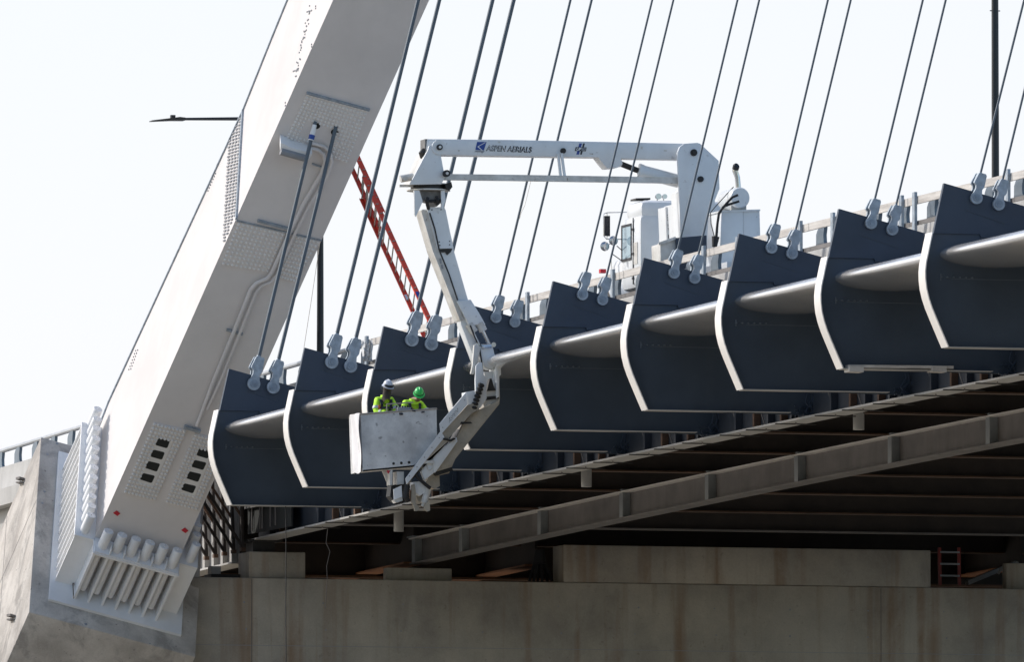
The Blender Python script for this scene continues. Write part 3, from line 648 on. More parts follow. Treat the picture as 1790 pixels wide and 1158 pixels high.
# cross frames beyond
for i, (Y, lab) in enumerate(((279.5,'nearest brown cross frame seen in the gaps above the pier wall'),(284.5,'brown cross frame second beyond the pier wall'),(291.0,'far brown cross frame beyond the pier wall'))):
    z = zk(Y); r = thing('cross_frame', (X0+12, Y, z), lab, 'cross frame', 'cross frames beyond the pier')
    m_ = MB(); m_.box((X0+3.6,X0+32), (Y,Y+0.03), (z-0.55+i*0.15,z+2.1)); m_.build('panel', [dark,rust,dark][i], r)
    m_ = MB(); m_.box((X0+3.6,X0+32), (Y-0.1,Y+0.15), (z-0.60+i*0.15,z-0.55+i*0.15)); m_.build('flange', [rust,orange,rust][i], r)
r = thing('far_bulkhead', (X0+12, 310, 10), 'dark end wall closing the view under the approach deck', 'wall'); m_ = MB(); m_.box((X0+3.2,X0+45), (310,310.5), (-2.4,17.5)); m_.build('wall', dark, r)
# black tripod stand and clutter on the pier
ts = thing('tripod_stand', (onY(943,1016,PY+0.6).x, PY+0.6, zt), 'black splayed stand on the pier wall left of the long concrete block', 'stand')
hx = onY(943,985,PY+0.6)
for i, (u, dy) in enumerate(((925,0.1),(933,-0.3),(940,0.3),(948,-0.3),(957,0.3),(965,0.0))):
    m_ = MB(); m_.tube(onY(u,1017,PY+0.6+dy), (hx.x+(u-944)*0.004, PY+0.6, hx.z+0.12), 0.035, seg=8); m_.build('leg', black, ts)
m_ = MB(); m_.tube((hx.x,PY+0.6,hx.z-0.02), (hx.x,PY+0.6,hx.z+0.30), 0.16, 0.10, seg=12); m_.build('head', black, ts)
# step ladder in the right opening
def ladder_simple(uL, uR, vt, vb, Y, mat_, r):
    for u in (uL, uR):
        m_ = MB(); m_.bar(onY(u,vb,Y), onY(u-1,vt,Y), 0.07, 0.05, (0,1,0)); m_.build('rail', mat_, r)
    for i in range(3):
        m_ = MB(); v = vt+8+(vb-vt)*i/3.2; m_.bar(onY(uL,v,Y), onY(uR,v+0.5,Y), 0.06, 0.04); m_.build('rung', greyd, r)
sl_ = thing('step_ladder', onY(1660,1026,PY+0.9), 'red step ladder coloured dark for shade, in the opening right of the pier wall', 'ladder'); ladder_simple(1643,1677,958,1024,PY+0.9,shadered,sl_)
cl = thing('steel_angle_offcut', onY(1730,1000,PY+1.2), 'tilted pale steel angle lying in the opening at the right', 'steel offcut')
m_ = MB(); m_.bar(onY(1690,1020,PY+1.2), onY(1775,985,PY+1.9), 0.10, 0.10); m_.build('angle', strm, cl)
m_ = MB()
for i in range(4): m_.bar(onY(1745+i*9,1004-i*4,PY+1.15), onY(1752+i*9,992-i*3,PY+1.15), 0.05, 0.05)
m_.build('cleats', lightst, cl)
jk = thing('steel_support_box', onY(395,1005,PY+0.8), 'small dark and pale steel supports on the pier wall under the sunlit girder', 'support'); m_ = MB()
p = onY(395,1007,PY+0.9); m_.box((p.x-0.35,p.x+0.55),(PY+0.9,PY+1.5),(zt+0.002,zt+0.12)); m_.build('skid', grime, jk)
m_ = MB(); p = onY(377,1005,PY+1.0); m_.box((p.x-0.10,p.x+0.12),(PY+1.0,PY+1.3),(zt+0.12,zt+0.30)); m_.build('packer', lightst, jk)

# ------------------------------------------------------------------ hangers
def hanger(name, pin, r, L, rc, top, lab, grp):
    h = thing(name, pin, lab, 'hanger cable', grp)
    u = (top-pin).normalized(); v = V((u.z,0,-u.x))     # cable direction, sideways direction
    def q(a, b): return pin+u*a+v*b
    # fork: two cheeks + body
    m_ = MB()
    eye = [(math.sin(t)*-r, math.cos(t)*r) for t in [R_(a) for a in range(-50, 231, 20)]]
    fork = [q(-math.sin(R_(a))*r*-1.0, math.cos(R_(a))*r) for a in range(40, -221, -20)]
    fork = [q(r*math.sin(R_(a)), r*math.cos(R_(a))) for a in range(45, -226, -18)]
    left = [q(L*0.36, -r*0.50), q(L*0.48, -r*0.60), q(L*0.55,-r*0.98), q(L*0.62, -r*0.98), q(L*0.93, -r*0.66), q(L, -r*0.55)]
    right = [q(L, r*0.55), q(L*0.93, r*0.74), q(L*0.48, r*0.80), q(L*0.36, r*0.56)]
    for y0, y1 in ((-0.15,-0.085),(0.05,0.11)):
        m_.prism([p+V((0,y0,0)) for p in fork+left+right], (0, y1-y0, 0))
    m_.prism([p+V((0,-0.12,0)) for p in (q(L*0.60,-r*0.75), q(L*0.97,-r*0.5), q(L*0.97,r*0.5), q(L*0.60,r*0.7))], (0,0.2,0))
    m_.build('clevis', galv, h)
    m_ = MB(); m_.tube(pin+V((0,-0.17,0)), pin+V((0,0.13,0)), r*0.62, seg=20); m_.tube(pin+V((0,-0.185,0)), pin+V((0,-0.17,0)), r*0.30, seg=12); m_.build('pin', pinm, h)
    m_ = MB(); m_.tube(q(L*0.9,0), top, rc, seg=10); m_.build('cable', cablem, h)
    m_ = MB(); m_.tube(q(L*0.93,0), q(L*1.06,0), rc*1.5, rc*1.1, seg=12); m_.build('cable_collar', galv, h)
    return h, u
near = {1:'reaching into the arch soffit from the first beam',2:'on the second beam end from the left',3:'on the beam end behind the two workers',4:'on the beam end behind the lift elbow',5:'on the fifth beam end, right of the lift',6:'on the beam end below the truck cab',7:'on the beam end below the truck rear box',8:'on the beam end with the timber plank',9:'on the beam end at the right edge'}
pins = {1:((441,672),(475,678)),2:((577,634),(610,641)),3:((717,595),(751,602)),4:((864,556),(897,564)),5:((1015,516),(1050,525)),6:((1175,478),(1211,487)),7:((1345,434),(1381,444)),8:((1519,391),(1556,402)),9:((1703,347),(1742,358))}
tops0 = {1:((549,222),(585,230)),2:((731,0),(768,0)),3:((861,0),(898,0)),4:((997,0),(1034,0)),5:((1140,0),(1177,0)),6:((1289,0),(1327,0)),7:((1447,0),(1487,0)),8:((1613,0),(1653,0)),9:((1790,0),(1829,0))}
for k in range(1, 10):
    Y = Yk(k)-0.0
    for s in (0, 1):
        pin = onY(*pins[k][s], Y); t0 = onY(*tops0[k][s], Y); u = (t0-pin)
        # run up to the underside of the rib
        sY = s_in(Y); zt_ = rp(Y, sY, RW/2).z
        top = pin + u*((zt_-pin.z)/u.z) if k > 1 else t0 + u.normalized()*0.12
        big = k <= 3
        lab = '%s grey hanger cable of the pair %s' % (('left','right')[s], near[k])
        h, uu = hanger('hanger_cable', pin, 0.142 if big else 0.112, 0.60 if big else 0.46, 0.043 if big else 0.0215 if k > 4 else 0.026, top, lab, 'hanger cables from the arch to the floor beam ends')
        if k == 1 and s == 0:
            m_ = MB(); m_.tube(t0-uu*0.30, t0+uu*0.05, 0.062, 0.048, seg=12); m_.build('coupler', basew, h)
            m_ = MB(); m_.tube(t0-uu*0.28, t0-uu*0.18, 0.066, seg=12); m_.build('blue_tape', bluep, h)
# ------------------------------------------------------------------ lamp posts
def vtube(name, a, b, r, r2, m, par): mb = MB(); mb.tube(a, b, r, r2, 14); return mb.build(name, m, par)
p = onX(560,420,X0+3.62); base = V((p.x, p.y, zk(p.y)+2.5)); topz = onY(560,211,p.y).z
lp = thing('street_lamp', base, 'tall black street lamp behind the arch rib with its arm pointing left', 'street lamp', 'black street lamps on the bridge')
vtube('pole', base, V((base.x,base.y,topz)), 0.085, 0.06, blackp, lp)
vtube('collar', base, base+V((0,0,0.9)), 0.105, 0.10, blackp, lp)
e = onY(320,208,p.y); m_ = MB(); m_.path([V((base.x,base.y,topz-0.1)), V((base.x-0.1,base.y,topz)), V((base.x-0.4,base.y,topz+0.04)), e], [0.06,0.055,0.05,0.03], 10); m_.build('arm', blackp, lp)
m_ = MB(); q0 = onY(322,206,p.y); q1 = onY(264,211.5,p.y)
m_.prism([q0+V((0,-0.12,0.0)), onY(312,205,p.y)+V((0,-0.14,0)), onY(296,207,p.y)+V((0,-0.14,0)), q1+V((0,-0.1,0.01)), q1+V((0,-0.1,-0.01)), onY(300,211,p.y)+V((0,-0.14,0)), onY(322,211,p.y)+V((0,-0.12,0))], (0,0.26,0)); m_.build('lamp_head', blackp, lp)
m_ = MB(); q = onY(302,205,p.y); m_.box((q.x-0.05,q.x+0.05),(q.y-0.05,q.y+0.05),(q.z-0.02,q.z+0.05)); m_.build('photocell', blackp, lp)
p = onX(1740,303,X0+3.66); base = V((p.x, p.y, zk(p.y)+2.5)); 
lp = thing('street_lamp', base, 'black street lamp pole rising out of the top of the picture at the right', 'street lamp', 'black street lamps on the bridge')
t_ = base+V((0,0,9.0)); vtube('pole', base, t_, 0.075, 0.058, blackp, lp)
m_ = MB(); m_.path([t_, t_+V((-0.1,0,0.1)), t_+V((-0.4,0,0.16)), t_+V((-3.4,0,0.25))], [0.055,0.05,0.045,0.03], 10); m_.build('arm', blackp, lp)
m_ = MB(); c = t_+V((-3.4,0,0.25)); m_.prism([c+V((0,-0.14,0.04)), c+V((-0.75,-0.1,0.0)), c+V((-0.75,-0.1,-0.03)), c+V((0,-0.14,-0.04))], (0,0.28,0)); m_.build('lamp_head', blackp, lp)
for z in (20,): m_ = MB(); q = onX(1741,18,X0+3.66); m_.tube((base.x-0.1,base.y,q.z),(base.x+0.1,base.y,q.z),0.01,seg=6); m_.build('pole_bolt', blackp, lp)
# ------------------------------------------------------------------ red ladder leaning on the arch
topp = onP(604, 262, OB_PT+NN*(RW+0.10), NN); basep = onX(757, 598, X0+3.9)
basep = V((basep.x, basep.y, basep.z))
ld = thing('extension_ladder', basep, 'red fibreglass extension ladder leaning against the arch rib from the deck', 'ladder')
dL = (topp-basep); LL = dL.length; dL.normalize()
wv = V((0,-1,0)); wv = (wv-dL*wv.dot(dL)).normalized(); nv = dL.cross(wv)
def lad(a0, a1, wdt, off, mm):
    for s in (0, 1):
        c0 = basep+dL*a0+wv*(wdt*(s-0.5))+nv*off; c1 = basep+dL*a1+wv*(wdt*(s-0.5))+nv*off
        m_ = MB(); sg = 1 if s else -1
        m_.prism([c0+nv*-0.05, c0+nv*0.05, c1+nv*0.05, c1+nv*-0.05], wv*0.012)
        m_.prism([c0+nv*-0.05, c0+nv*-0.038, c1+nv*-0.038, c1+nv*-0.05], -wv*sg*0.035); m_.prism([c0+nv*0.038, c0+nv*0.05, c1+nv*0.05, c1+nv*0.038], -wv*sg*0.035)
        m_.build('rail', mm, ld)
    a = a0+0.15
    while a < a1:
        m_ = MB(); m_.tube(basep+dL*a+wv*(-wdt/2-0.03)+nv*off, basep+dL*a+wv*(wdt/2+0.03)+nv*off, 0.016, seg=8)
        for s_ in (-0.03, 0.03): m_.dome(basep+dL*a+wv*(wdt/2+0.02)+nv*(off+s_), wv, 0.012, 0.01)
        m_.build('rung', alum, ld); a += 0.305
lad(0.0, LL*0.80, 0.66, 0.0, redm); lad(LL*0.62, LL, 0.58, 0.07, redm)
for (a, mm, s_) in ((LL*0.27, whited, 0), (LL*0.18, yelmk, 0), (LL*0.17, bluep, 1)):
    m_ = MB(); c = basep+dL*a+wv*(0.66*(s_-0.5)); m_.obox(c-nv*0.04+wv*0.013, dL*0.18, nv*0.07, wv*0.002); m_.build('sticker', mm, ld)
# hanging ropes and wires
def wire(pts, Y, r, lab, nm='hanging_rope'):
    p = [onY(u, v, Y) for u, v in pts]; t = thing(nm, p[0], lab, 'rope' if nm == 'hanging_rope' else 'wire'); m_ = MB(); m_.path(p, r, 6); m_.build('cord', black if nm == 'hanging_rope' else (strm if nm == 'hanging_wire' else alum), t)
wire([(499.5,884),(500,960),(499.5,1060),(500,1170)], Yk(1)-0.1, 0.010, 'long thin dark rope hanging straight down in front of the pier wall')
wire([(573,925),(570,950),(577,965),(571,990),(572,1012),(569,1065)], Yk(1)+4, 0.007, 'thin wavy wire hanging under the deck left of centre', 'hanging_wire')
wire([(559,425),(545,520),(531,610)], Yk(2)+3, 0.006, 'very thin guy wire left of the first black lamp pole', 'guy_wire')
wire([(928,316),(921,345),(917,360),(911,372),(908,383)], Yk(4.25), 0.005, 'loose white string dangling from the lower rod of the boom', 'loose_string')
# ------------------------------------------------------------------ inspection truck with hinged lift boom
YL = Yk(4.25)
RZ = zk(YL)+2.47
tr = thing('lift_truck', (X0+5.2, YL, RZ), 'white truck on the deck whose hinged boom reaches over the railing to a work basket', 'truck')
def part(name, mats, fn, par=tr, bevel=0.0, origin=None, ang=35):
    m_ = MB(); fn(m_); return m_.build(name, mats, par, origin=origin or V(tr.location), bevel=bevel, ang=ang)
def slabpart(name, mats, px, Y, th, par=tr, bevel=0.0): return part(name, mats, lambda m: m.slab(px, Y, th), par, bevel)
# tower with two cheeks
slabpart('tower_cheek', truckw, [(1184,268),(1188,257),(1196,251),(1219,249.5),(1224,251),(1256.5,281),(1258,330),(1250,350),(1249,436),(1190,436),(1187,330)], YL-0.46, 0.07, bevel=0.01)
slabpart('tower_cheek', truckd, [(1184,268),(1188,257),(1196,251),(1219,249.5),(1224,251),(1256.5,281),(1258,330),(1250,350),(1249,436),(1190,436),(1187,330)], YL+0.36, 0.07, bevel=0.01)
slabpart('tower_body', truckw, [(1216,256),(1250,281),(1251,330),(1246,350),(1246,500),(1192,500),(1192,335),(1214,318)], YL-0.38, 0.72)
def pinf(u, v, r, y0, y1, m): 
    p = onY(u, v, YL); m.tube((p.x,YL+y0,p.z), (p.x,YL+y1,p.z), r, seg=16)
def _(m): pinf(1200.5,270,0.07,-0.50,-0.42,m); pinf(1200.5,270,0.035,-0.53,-0.50,m)
part('hinge_pin', grime, _)
def _(m): pinf(1212,316.5,0.06,-0.52,-0.42,m)
part('hinge_pin', black, _)
# upper boom: box with belly bracket
ub = slabpart('upper_boom', truckw, [(747,243),(900,244.5),(1196,251),(1200,262),(1196,279),(1170,278.5),(1086,277),(1084,289),(1079,293.5),(1062,294.5),(1055,287),(1046,275),(900,273),(755,271),(745,262)], YL-0.19, 0.38, bevel=0.012)
slabpart('boom_end_plate', grease, [(743,243),(748,243),(748,262),(743,268)], YL-0.17, 0.34)
# lettering on the boom side
yT = YL-0.197
def txt(s, size, u, v, dy, m, sh=0.28, off=0.0, slope=0.015, sp=1.0, name='lettering', wd=1.0):
    o = onY(u, v, yT-dy); mb = text_mb(s, size, o, (wd, 0, -slope), (0, 0, 1), 0, sh, off, sp); return mb.build(name, m, ub, origin=V(tr.location))
txt('ASPEN AERIALS', 0.158, 850, 263.2, 0.0, blackd, off=0.006, sp=1.02, wd=0.86)
txt('ASPEN AERIALS', 0.158, 850.2, 263.0, 0.004, whited, off=-0.003, sp=1.05, wd=0.86)
def flat(name, px, dy, m): 
    mb = MB(); ps = [onY(u, v, yT-dy) for u, v in px]; mb.prism(ps, (0, 0.0015, 0)); return mb.build(name, m, ub, origin=V(tr.location))
flat('logo_block', [(834,248),(850.5,248),(846,262.8),(831,262)], 0.0, bluep)
flat('logo_shadow', [(832,263),(829,265.5),(840,266),(843,268),(846,265.5),(847,263.4)], 0.0005, greyd)
flat('logo_chevron', [(848,248.6),(849.2,249),(836.5,256.3),(844,263),(842.4,263),(834.3,256.4)], 0.003, whited)
for c, (u0, u1) in (((bluep),(1013.0,1017.5)), ((blackd),(1019.5,1022.5))):
    flat('logo_bar', [(u0,250.5),(u1,250.7),(u1-5.6,270.2),(u0-5.6,270)], 0.001, c)
flat('logo_band', [(1006.5,257),(1025.5,257.6),(1024,264.4),(1004.8,263.8)], 0.003, blackd)
txt('UB', 0.088, 1007, 263.0, 0.006, whited, sh=0.3, off=0.003, wd=0.95, name='logo_lettering')
txt('50', 0.088, 1016, 263.4, 0.006, greyd, sh=0.3, off=0.004, wd=0.95, name='logo_lettering')
part('boom_pin', grime, lambda m: pinf(979,265,0.055,-0.24,-0.18,m)); part('boom_pin', grime, lambda m: pinf(757,260.5,0.06,-0.50,-0.44,m))
def _(m): pinf(757,260.5,0.15,-0.45,-0.40,m); pinf(757,260.5,0.028,-0.52,-0.49,m)
part('pin_boss', truckw, _)
def _(m): m.path([onY(741,262,YL-0.1),onY(738,268,YL-0.15),onY(739,274,YL-0.1),onY(741,282,YL-0.1)],[0.05,0.075,0.06,0.03],8)
part('boom_end_hoses', grime, _)
def _(m):
    m.bar(onY(975.5,268,YL-0.22), onY(980,309,YL-0.22), 0.05, 0.05); m.bar(onY(981.5,268,YL-0.25), onY(987,309,YL-0.25), 0.05, 0.05)
part('tie_strut', truckw, _)
slabpart('lower_rod', truckd, [(776,304),(900,305.5),(1214,310.5),(1210,318.5),(1185,322),(1150,320),(900,316),(776,314.5)], YL-0.30, 0.12)
def _(m): m.tube(onY(1084,286,YL), onY(1122,301,YL), 0.058, seg=12)
part('cylinder_rod', grime, _)
def _(m): m.tube(onY(1118,299,YL), onY(1186,317,YL), 0.135, seg=20); m.tube(onY(1115,298,YL), onY(1122,300.5,YL), 0.15, seg=20); m.dome(onY(1081,285,YL-0.1),(0,-1,0),0.09,0.05,10)
part('cylinder_barrel', truckw, _)
# head frame at the outboard end
for dy in (-0.42, 0.36):
    slabpart('head_plate', truckw, [(716,323),(748,262),(750,255),(757,252.5),(765,255),(769,262),(776,300),(778,309),(772,322)], YL+dy, 0.06, bevel=0.008)
part('head_web', truckd, lambda m: m.slab([(721,322),(747,266),(752,266),(738,322)], YL-0.36, 0.72))
def _(m): pinf(769,306.5,0.07,-0.52,-0.42,m)
part('head_pin', black, _)
part('pin_cap', truckd, lambda m: pinf(769,306.5,0.03,-0.535,-0.52,m))
def _(m): m.tube(onY(700,313,YL-0.2), onY(722,309,YL-0.2), 0.075, seg=14); m.tube(onY(709,312,YL-0.45), onY(709,312,YL-0.2), 0.05, seg=12); 0
part('swing_motor', truckd, _)
part('step_bar', truckd, lambda m: m.bar(onY(698,325,YL-0.1), onY(722,325,YL-0.1), 0.05, 0.05))
def _(m): p = onY(749,322,YL); m.tube(p, p+V((0,0,-0.02)), 0.42, seg=28); p = onY(749,332.3,YL); m.tube(p, p+V((0,0,-0.025)), 0.44, seg=28)
part('turntable_flange', truckd, _)
def _(m): p = onY(749,324,YL); m.tube(p, p+V((0,0,-0.10)), 0.36, seg=28); m.slab([(778,322),(789,318),(791,327),(786,333),(780,330)], YL-0.4, 0.3)
part('turntable_ring', grime, _)
for dy in (-0.36, 0.28):
    slabpart('yoke_plate', truckw, [(724,333),(733,333),(739,352),(733,366),(727,379),(725,376)], YL+dy, 0.06)
    slabpart('yoke_plate', truckw, [(771,333),(777,333),(779,350),(775,364),(772,364)], YL+dy, 0.06)
part('yoke_body', grease, lambda m: (m.slab([(734,333),(774,333),(775,351),(764,361),(757,353),(745,350),(738,352)], YL-0.25, 0.5)))
def _(m):
    m.path([onY(748,346,YL-0.33),onY(746,352,YL-0.36),onY(747,358,YL-0.3),onY(749,365,YL-0.2)], 0.035, 8); m.path([onY(763,344,YL-0.3),onY(765,350,YL-0.34),onY(764,357,YL-0.3)], 0.035, 8); m.tube(onY(742,352,YL-0.3),onY(772,351,YL-0.3),0.03,seg=8)
part('hydraulic_hose', black, _)
for (u, v, w_, h_) in ((870,247,5,3),(1030,268,7,2),(1120,256,4,5),(1160,262,6,3),(800,262,4,3)):
    m_ = MB(); ps = [onY(a_, b_, yT) for a_, b_ in ((u,v),(u+w_,v+0.4),(u+w_-1,v+h_),(u+1,v+h_-0.6))]; m_.prism(ps, (0,0.0015,0)); m_.build('scuff', truckd, tr)
def _(m):
    m.path([onY(u,v,YL-0.24) for u,v in ((751,372),(760,400),(768,438),(785,480),(800,525))], 0.016, 6)
    m.path([onY(u,v,YL-0.24) for u,v in ((822,569),(830,590),(838,608),(843,640),(846,672))], 0.016, 6)
part('hydraulic_hose', black, _)
# second boom hanging down
sb = slabpart('hanging_boom', truckw, [(737,366),(779,366),(794,440),(817,520),(826,552),(809,552),(800,530),(765,442)], YL-0.12, 0.38, bevel=0.01)
slabpart('hanging_boom_side', truckd, [(736,368),(747,368),(768,440),(801,528),(810,560),(804,560),(792,528),(757,440)], YL-0.16, 0.42)
slabpart('boom_cover', truckw, [(746,362.5),(777,362),(781,380),(793,434),(765,435)], YL-0.20, 0.05)
def _(m):
    for (u, v) in ((755,367),(771,366.5),(768,423),(786,422),(769,429),(786,428)): m.dome(onY(u,v,YL-0.203),(0,-1,0),0.014,0.008)
    m.slab([(768,436),(791,435),(788,441),(782,446),(779,441),(771,441)], YL-0.16, 0.1)
part('cover_bolts', grime, _)
slabpart('sleeve_cover', truckw, [(799,527),(823,524),(838,548),(849,568),(820,568.5)], YL-0.22, 0.30, bevel=0.01)
slabpart('inner_boom', truckw, [(800,528),(822,568),(838,603),(848,640),(834,641),(806,568)], YL-0.10, 0.3, bevel=0.01)
def _(m): m.slab([(768,452),(771,452),(772,461),(769,461)], YL-0.171, 0.02); m.slab([(771,463),(774,463),(775,470),(772,470)], YL-0.171, 0.02)
part('stencil_marks', greyd, _)
def _(m):
    m.tube(onY(820,566,YL-0.16), onY(829,581,YL-0.16), 0.085, seg=14); m.tube(onY(838,565,YL-0.16), onY(845,579,YL-0.16), 0.085, seg=14)
part('cylinder_barrel', truckd, _)
def _(m): m.tube(onY(825,577,YL-0.16), onY(838,605,YL-0.16), 0.032, seg=10); m.tube(onY(842,576,YL-0.16), onY(856,605,YL-0.16), 0.038, seg=10)
part('cylinder_rod', chrome, _)
def _(m): m.slab([(829,604),(834,601),(840,607),(838,620),(832,642),(828,655),(823,654),(826,640)], YL-0.26, 0.08)
part('link_arm', truckd, _, bevel=0.008)
slabpart('knuckle_block', truckw, [(837,606),(861,603),(866,625),(867,641),(861,646),(847,643),(842,630),(836,620)], YL-0.22, 0.36, bevel=0.02)
def _(m): m.tube(onY(833,604,YL-0.25), onY(833,604,YL+0.2), 0.05, seg=10); m.tube(onY(863,603,YL-0.25), onY(863,603,YL+0.2), 0.05, seg=10); m.tube(onY(842,606,YL-0.24), onY(858,605,YL-0.24), 0.05, seg=10)
part('knuckle_pin', chrome, _)
slabpart('elbow_plate', truckw, [(832,640),(838,634),(843,634),(846,656),(850,662),(851,697),(841,712),(834,718),(832,700),(831,665)], YL-0.34, 0.07, bevel=0.008)
slabpart('elbow_plate', truckw, [(867,633),(873,631),(875,636),(876,656),(873,658),(873,694),(868,697),(867,655)], YL-0.30, 0.5, bevel=0.008)
slabpart('elbow_body', truckw, [(846,650),(868,650),(870,670),(866,684),(849,686),(848,664)], YL-0.10, 0.42)
slabpart('elbow_base', truckd, [(848,682),(873,680),(874,697),(862,712),(846,712),(843,703)], YL-0.22, 0.4)
def _(m): m.slab([(853,676),(856,663),(859,662),(864,677),(867,683),(851,684)], YL-0.28, 0.12); m.slab([(851,694),(872,692),(872,697),(850,700)], YL-0.26, 0.08)
part('elbow_hydraulics', grime, _)
def _(m): 
    for i in range(7): 
        a = onY(842-i*2.2,671+i*6.6,YL-0.42-0.0*i); b = onY(840-i*2.0,676.5+i*6.6,YL-0.42); m.path([a, a.lerp(b,0.5), b], [0.05,0.075,0.05], 8)
part('hose_bundle', black, _)
# lower arm: wide telescopic beam going down to the left, with a cable tray on its side
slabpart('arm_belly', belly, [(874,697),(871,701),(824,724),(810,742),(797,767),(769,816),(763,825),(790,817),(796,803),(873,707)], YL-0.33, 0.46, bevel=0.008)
slabpart('arm_end_cap', truckw, [(815,686),(830,683),(833,706),(817,709)], YL-0.42, 0.34, bevel=0.006)
slabpart('side_panel', truckw, [(769,741),(815,686),(817,708),(771,760)], YL-0.50, 0.04)
o = onY(785,741,YL-0.503)
m_ = text_mb('ASPEN', 0.12, o, (0.56,0,0.70), (-0.2,0,0.98), 0, 0.0, 0.0); m_.build('lettering', greyd, tr, origin=V(tr.location))
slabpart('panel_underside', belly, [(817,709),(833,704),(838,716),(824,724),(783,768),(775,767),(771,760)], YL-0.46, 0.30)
slabpart('cable_tray', truckw, [(771,754),(777,765),(713,845),(711,847),(709,837)], YL-0.49, 0.03)
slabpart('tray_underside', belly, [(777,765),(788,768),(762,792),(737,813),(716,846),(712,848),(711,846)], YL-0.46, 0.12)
slabpart('arm_side', truckw, [(798,765),(800,772),(769,816),(761,827),(758,826),(757,800),(777,781)], YL-0.42, 0.10, bevel=0.006)
slabpart('inner_arm', truckw, [(757,803),(745,803),(736,824),(742,840),(758,828)], YL-0.41, 0.10, bevel=0.008)
slabpart('inner_arm_foot', truckw, [(724,843),(744,841),(749,857),(734,868),(727,862)], YL-0.33, 0.34, bevel=0.008)
def _(m): m.slab([(806,738),(823,738),(826,741),(804,742)], YL-0.47, 0.01); m.slab([(773,766),(789,769),(794,766),(797,768),(790,772),(776,770)], YL-0.49, 0.2); m.slab([(757,825),(790,818),(792,823),(765,832)], YL-0.28, 0.3)  # dark slabs: one smudge, the others stand in for shaded gaps
part('smudge_and_gap_shade', grime, _)
def _(m):
    for (u, v) in ((812,700),(800,715),(786,731),(774,748),(768,766),(755,783),(742,800),(729,817),(716,833)): m.dome(onY(u,v,YL-0.505),(0,-1,0),0.012,0.006)
part('tray_bolts', greyd, _)
slabpart('arm_end_box', belly, [(757,822),(789,820),(785,828),(768,832),(769,850),(760,856),(744,846),(748,838)], YL-0.1, 0.35)
def _(m): m.bar(onY(738,809,YL-0.42), onY(758,808,YL-0.42), 0.09, 0.06); m.bar(onY(739,798,YL-0.42), onY(739.5,809,YL-0.42), 0.02, 0.02); m.path([onY(746,812,YL-0.44),onY(747,820,YL-0.44),onY(750,823,YL-0.44),onY(755,820,YL-0.44),onY(756,812,YL-0.44)],0.008,6)
part('arm_bracket', truckd, _)
def _(m): m.tube(onY(748,856,YL-0.3), onY(741,880,YL-0.3), 0.07, seg=12); m.tube(onY(741,880,YL-0.3), onY(738,886,YL-0.3), 0.035, seg=10)
part('levelling_cylinder', truckd, _)
def _(m):
    m.slab([(720,848),(725,847),(727,862),(727,880),(733,888),(730,894),(725,894),(724,886),(719,878)], YL-0.40, 0.05)
    m.slab([(745,880),(751,876),(752,893),(747,895),(741,890)], YL-0.40, 0.05); m.bar(onY(726,891,YL-0.3), onY(749,892,YL-0.3), 0.05, 0.05)
    m.slab([(728,868),(742,864),(746,870),(740,878),(731,878)], YL-0.20, 0.25)
part('levelling_link', belly, _)
def _(m): m.path([onY(727,831,YL-0.45),onY(735,840,YL-0.45),onY(744,848,YL-0.42),onY(752,854,YL-0.4)],0.035,8); m.path([onY(712,846,YL-0.40),onY(711,858,YL-0.42),onY(709,870,YL-0.40),onY(713,876,YL-0.35)],0.055,8); m.path([onY(709,848,YL-0.30),onY(708,860,YL-0.3),onY(704,874,YL-0.3),onY(696,879,YL-0.3)],0.04,8)
part('hose_bundle', black, _)
# basket support below the basket
def _(m):
    m.slab([(681,822),(686,821),(686,848),(682,849)], YL-0.30, 0.25); m.slab([(668,823),(680,822),(681,848),(676,842)], YL-0.1, 0.05)
    m.slab([(694,825),(706,825),(706,847),(694,848)], YL-0.25, 0.3)
part('basket_support', truckd, _)
def _(m): m.slab([(684,850),(700,845),(712,846),(716,870),(704,880),(690,878),(682,868)], YL-0.15, 0.3)
part('basket_pivot', grime, _)
slabpart('junction_box', whited, [(688,856),(702,849.5),(703,869),(689,874.5)], YL-0.38, 0.03)
slabpart('junction_box_bottom', truckd, [(689,875),(703,869),(704,876),(692,880)], YL-0.36, 0.2)
# basket
BY0, BY1 = YL-0.27, YL+0.56
TL, TR, BRr, BL = (631,724.5),(763,715),(765,812.5),(634.5,825)
bk = slabpart('basket_front', aluf, [TL,TR,BRr,BL], BY0, 0.02)
q = [onY(*TL,BY0)+V((0,0.02,0)), onY(*BL,BY0)+V((0,0.02,0))]
m_ = MB(); m_.prism([q[0], q[1], q[1]+V((0,0.86,0)), q[0]+V((0,0.86,0))], (0.015,0,0)); m_.build('basket_side', aluf, tr)
q = [onY(*TR,BY0)+V((0,0.02,0)), onY(*BRr,BY0)+V((0,0.02,0))]
m_ = MB(); m_.prism([q[0], q[1], q[1]+V((0,0.86,0)), q[0]+V((0,0.86,0))], (-0.015,0,0)); m_.build('basket_side', aluf, tr)
e = V((0,BY1-BY0-0.02,0)); m_ = MB(); m_.prism([onY(*p,BY0)+e for p in (TL,TR,BRr,BL)], (0,0.02,0)); m_.build('basket_back', aluf, tr)
m_ = MB(); a, b = onY(*BL,BY0), onY(*BRr,BY0); m_.prism([a, b, b+V((0,BY1-BY0,0)), a+V((0,BY1-BY0,0))], (0,0,0.03)); m_.build('basket_floor', aluf, tr)
m_ = MB()
a, b = onY(*TL,BY0), onY(*TR,BY0); hh = V((0,BY1-BY0,0))
for p_, q_ in ((a,b),(b,b+hh),(b+hh,a+hh),(a+hh,a)): m_.tube(p_+V((0,0,0.0)), q_, 0.018, seg=8)
m_.build('basket_rim', alum, tr)
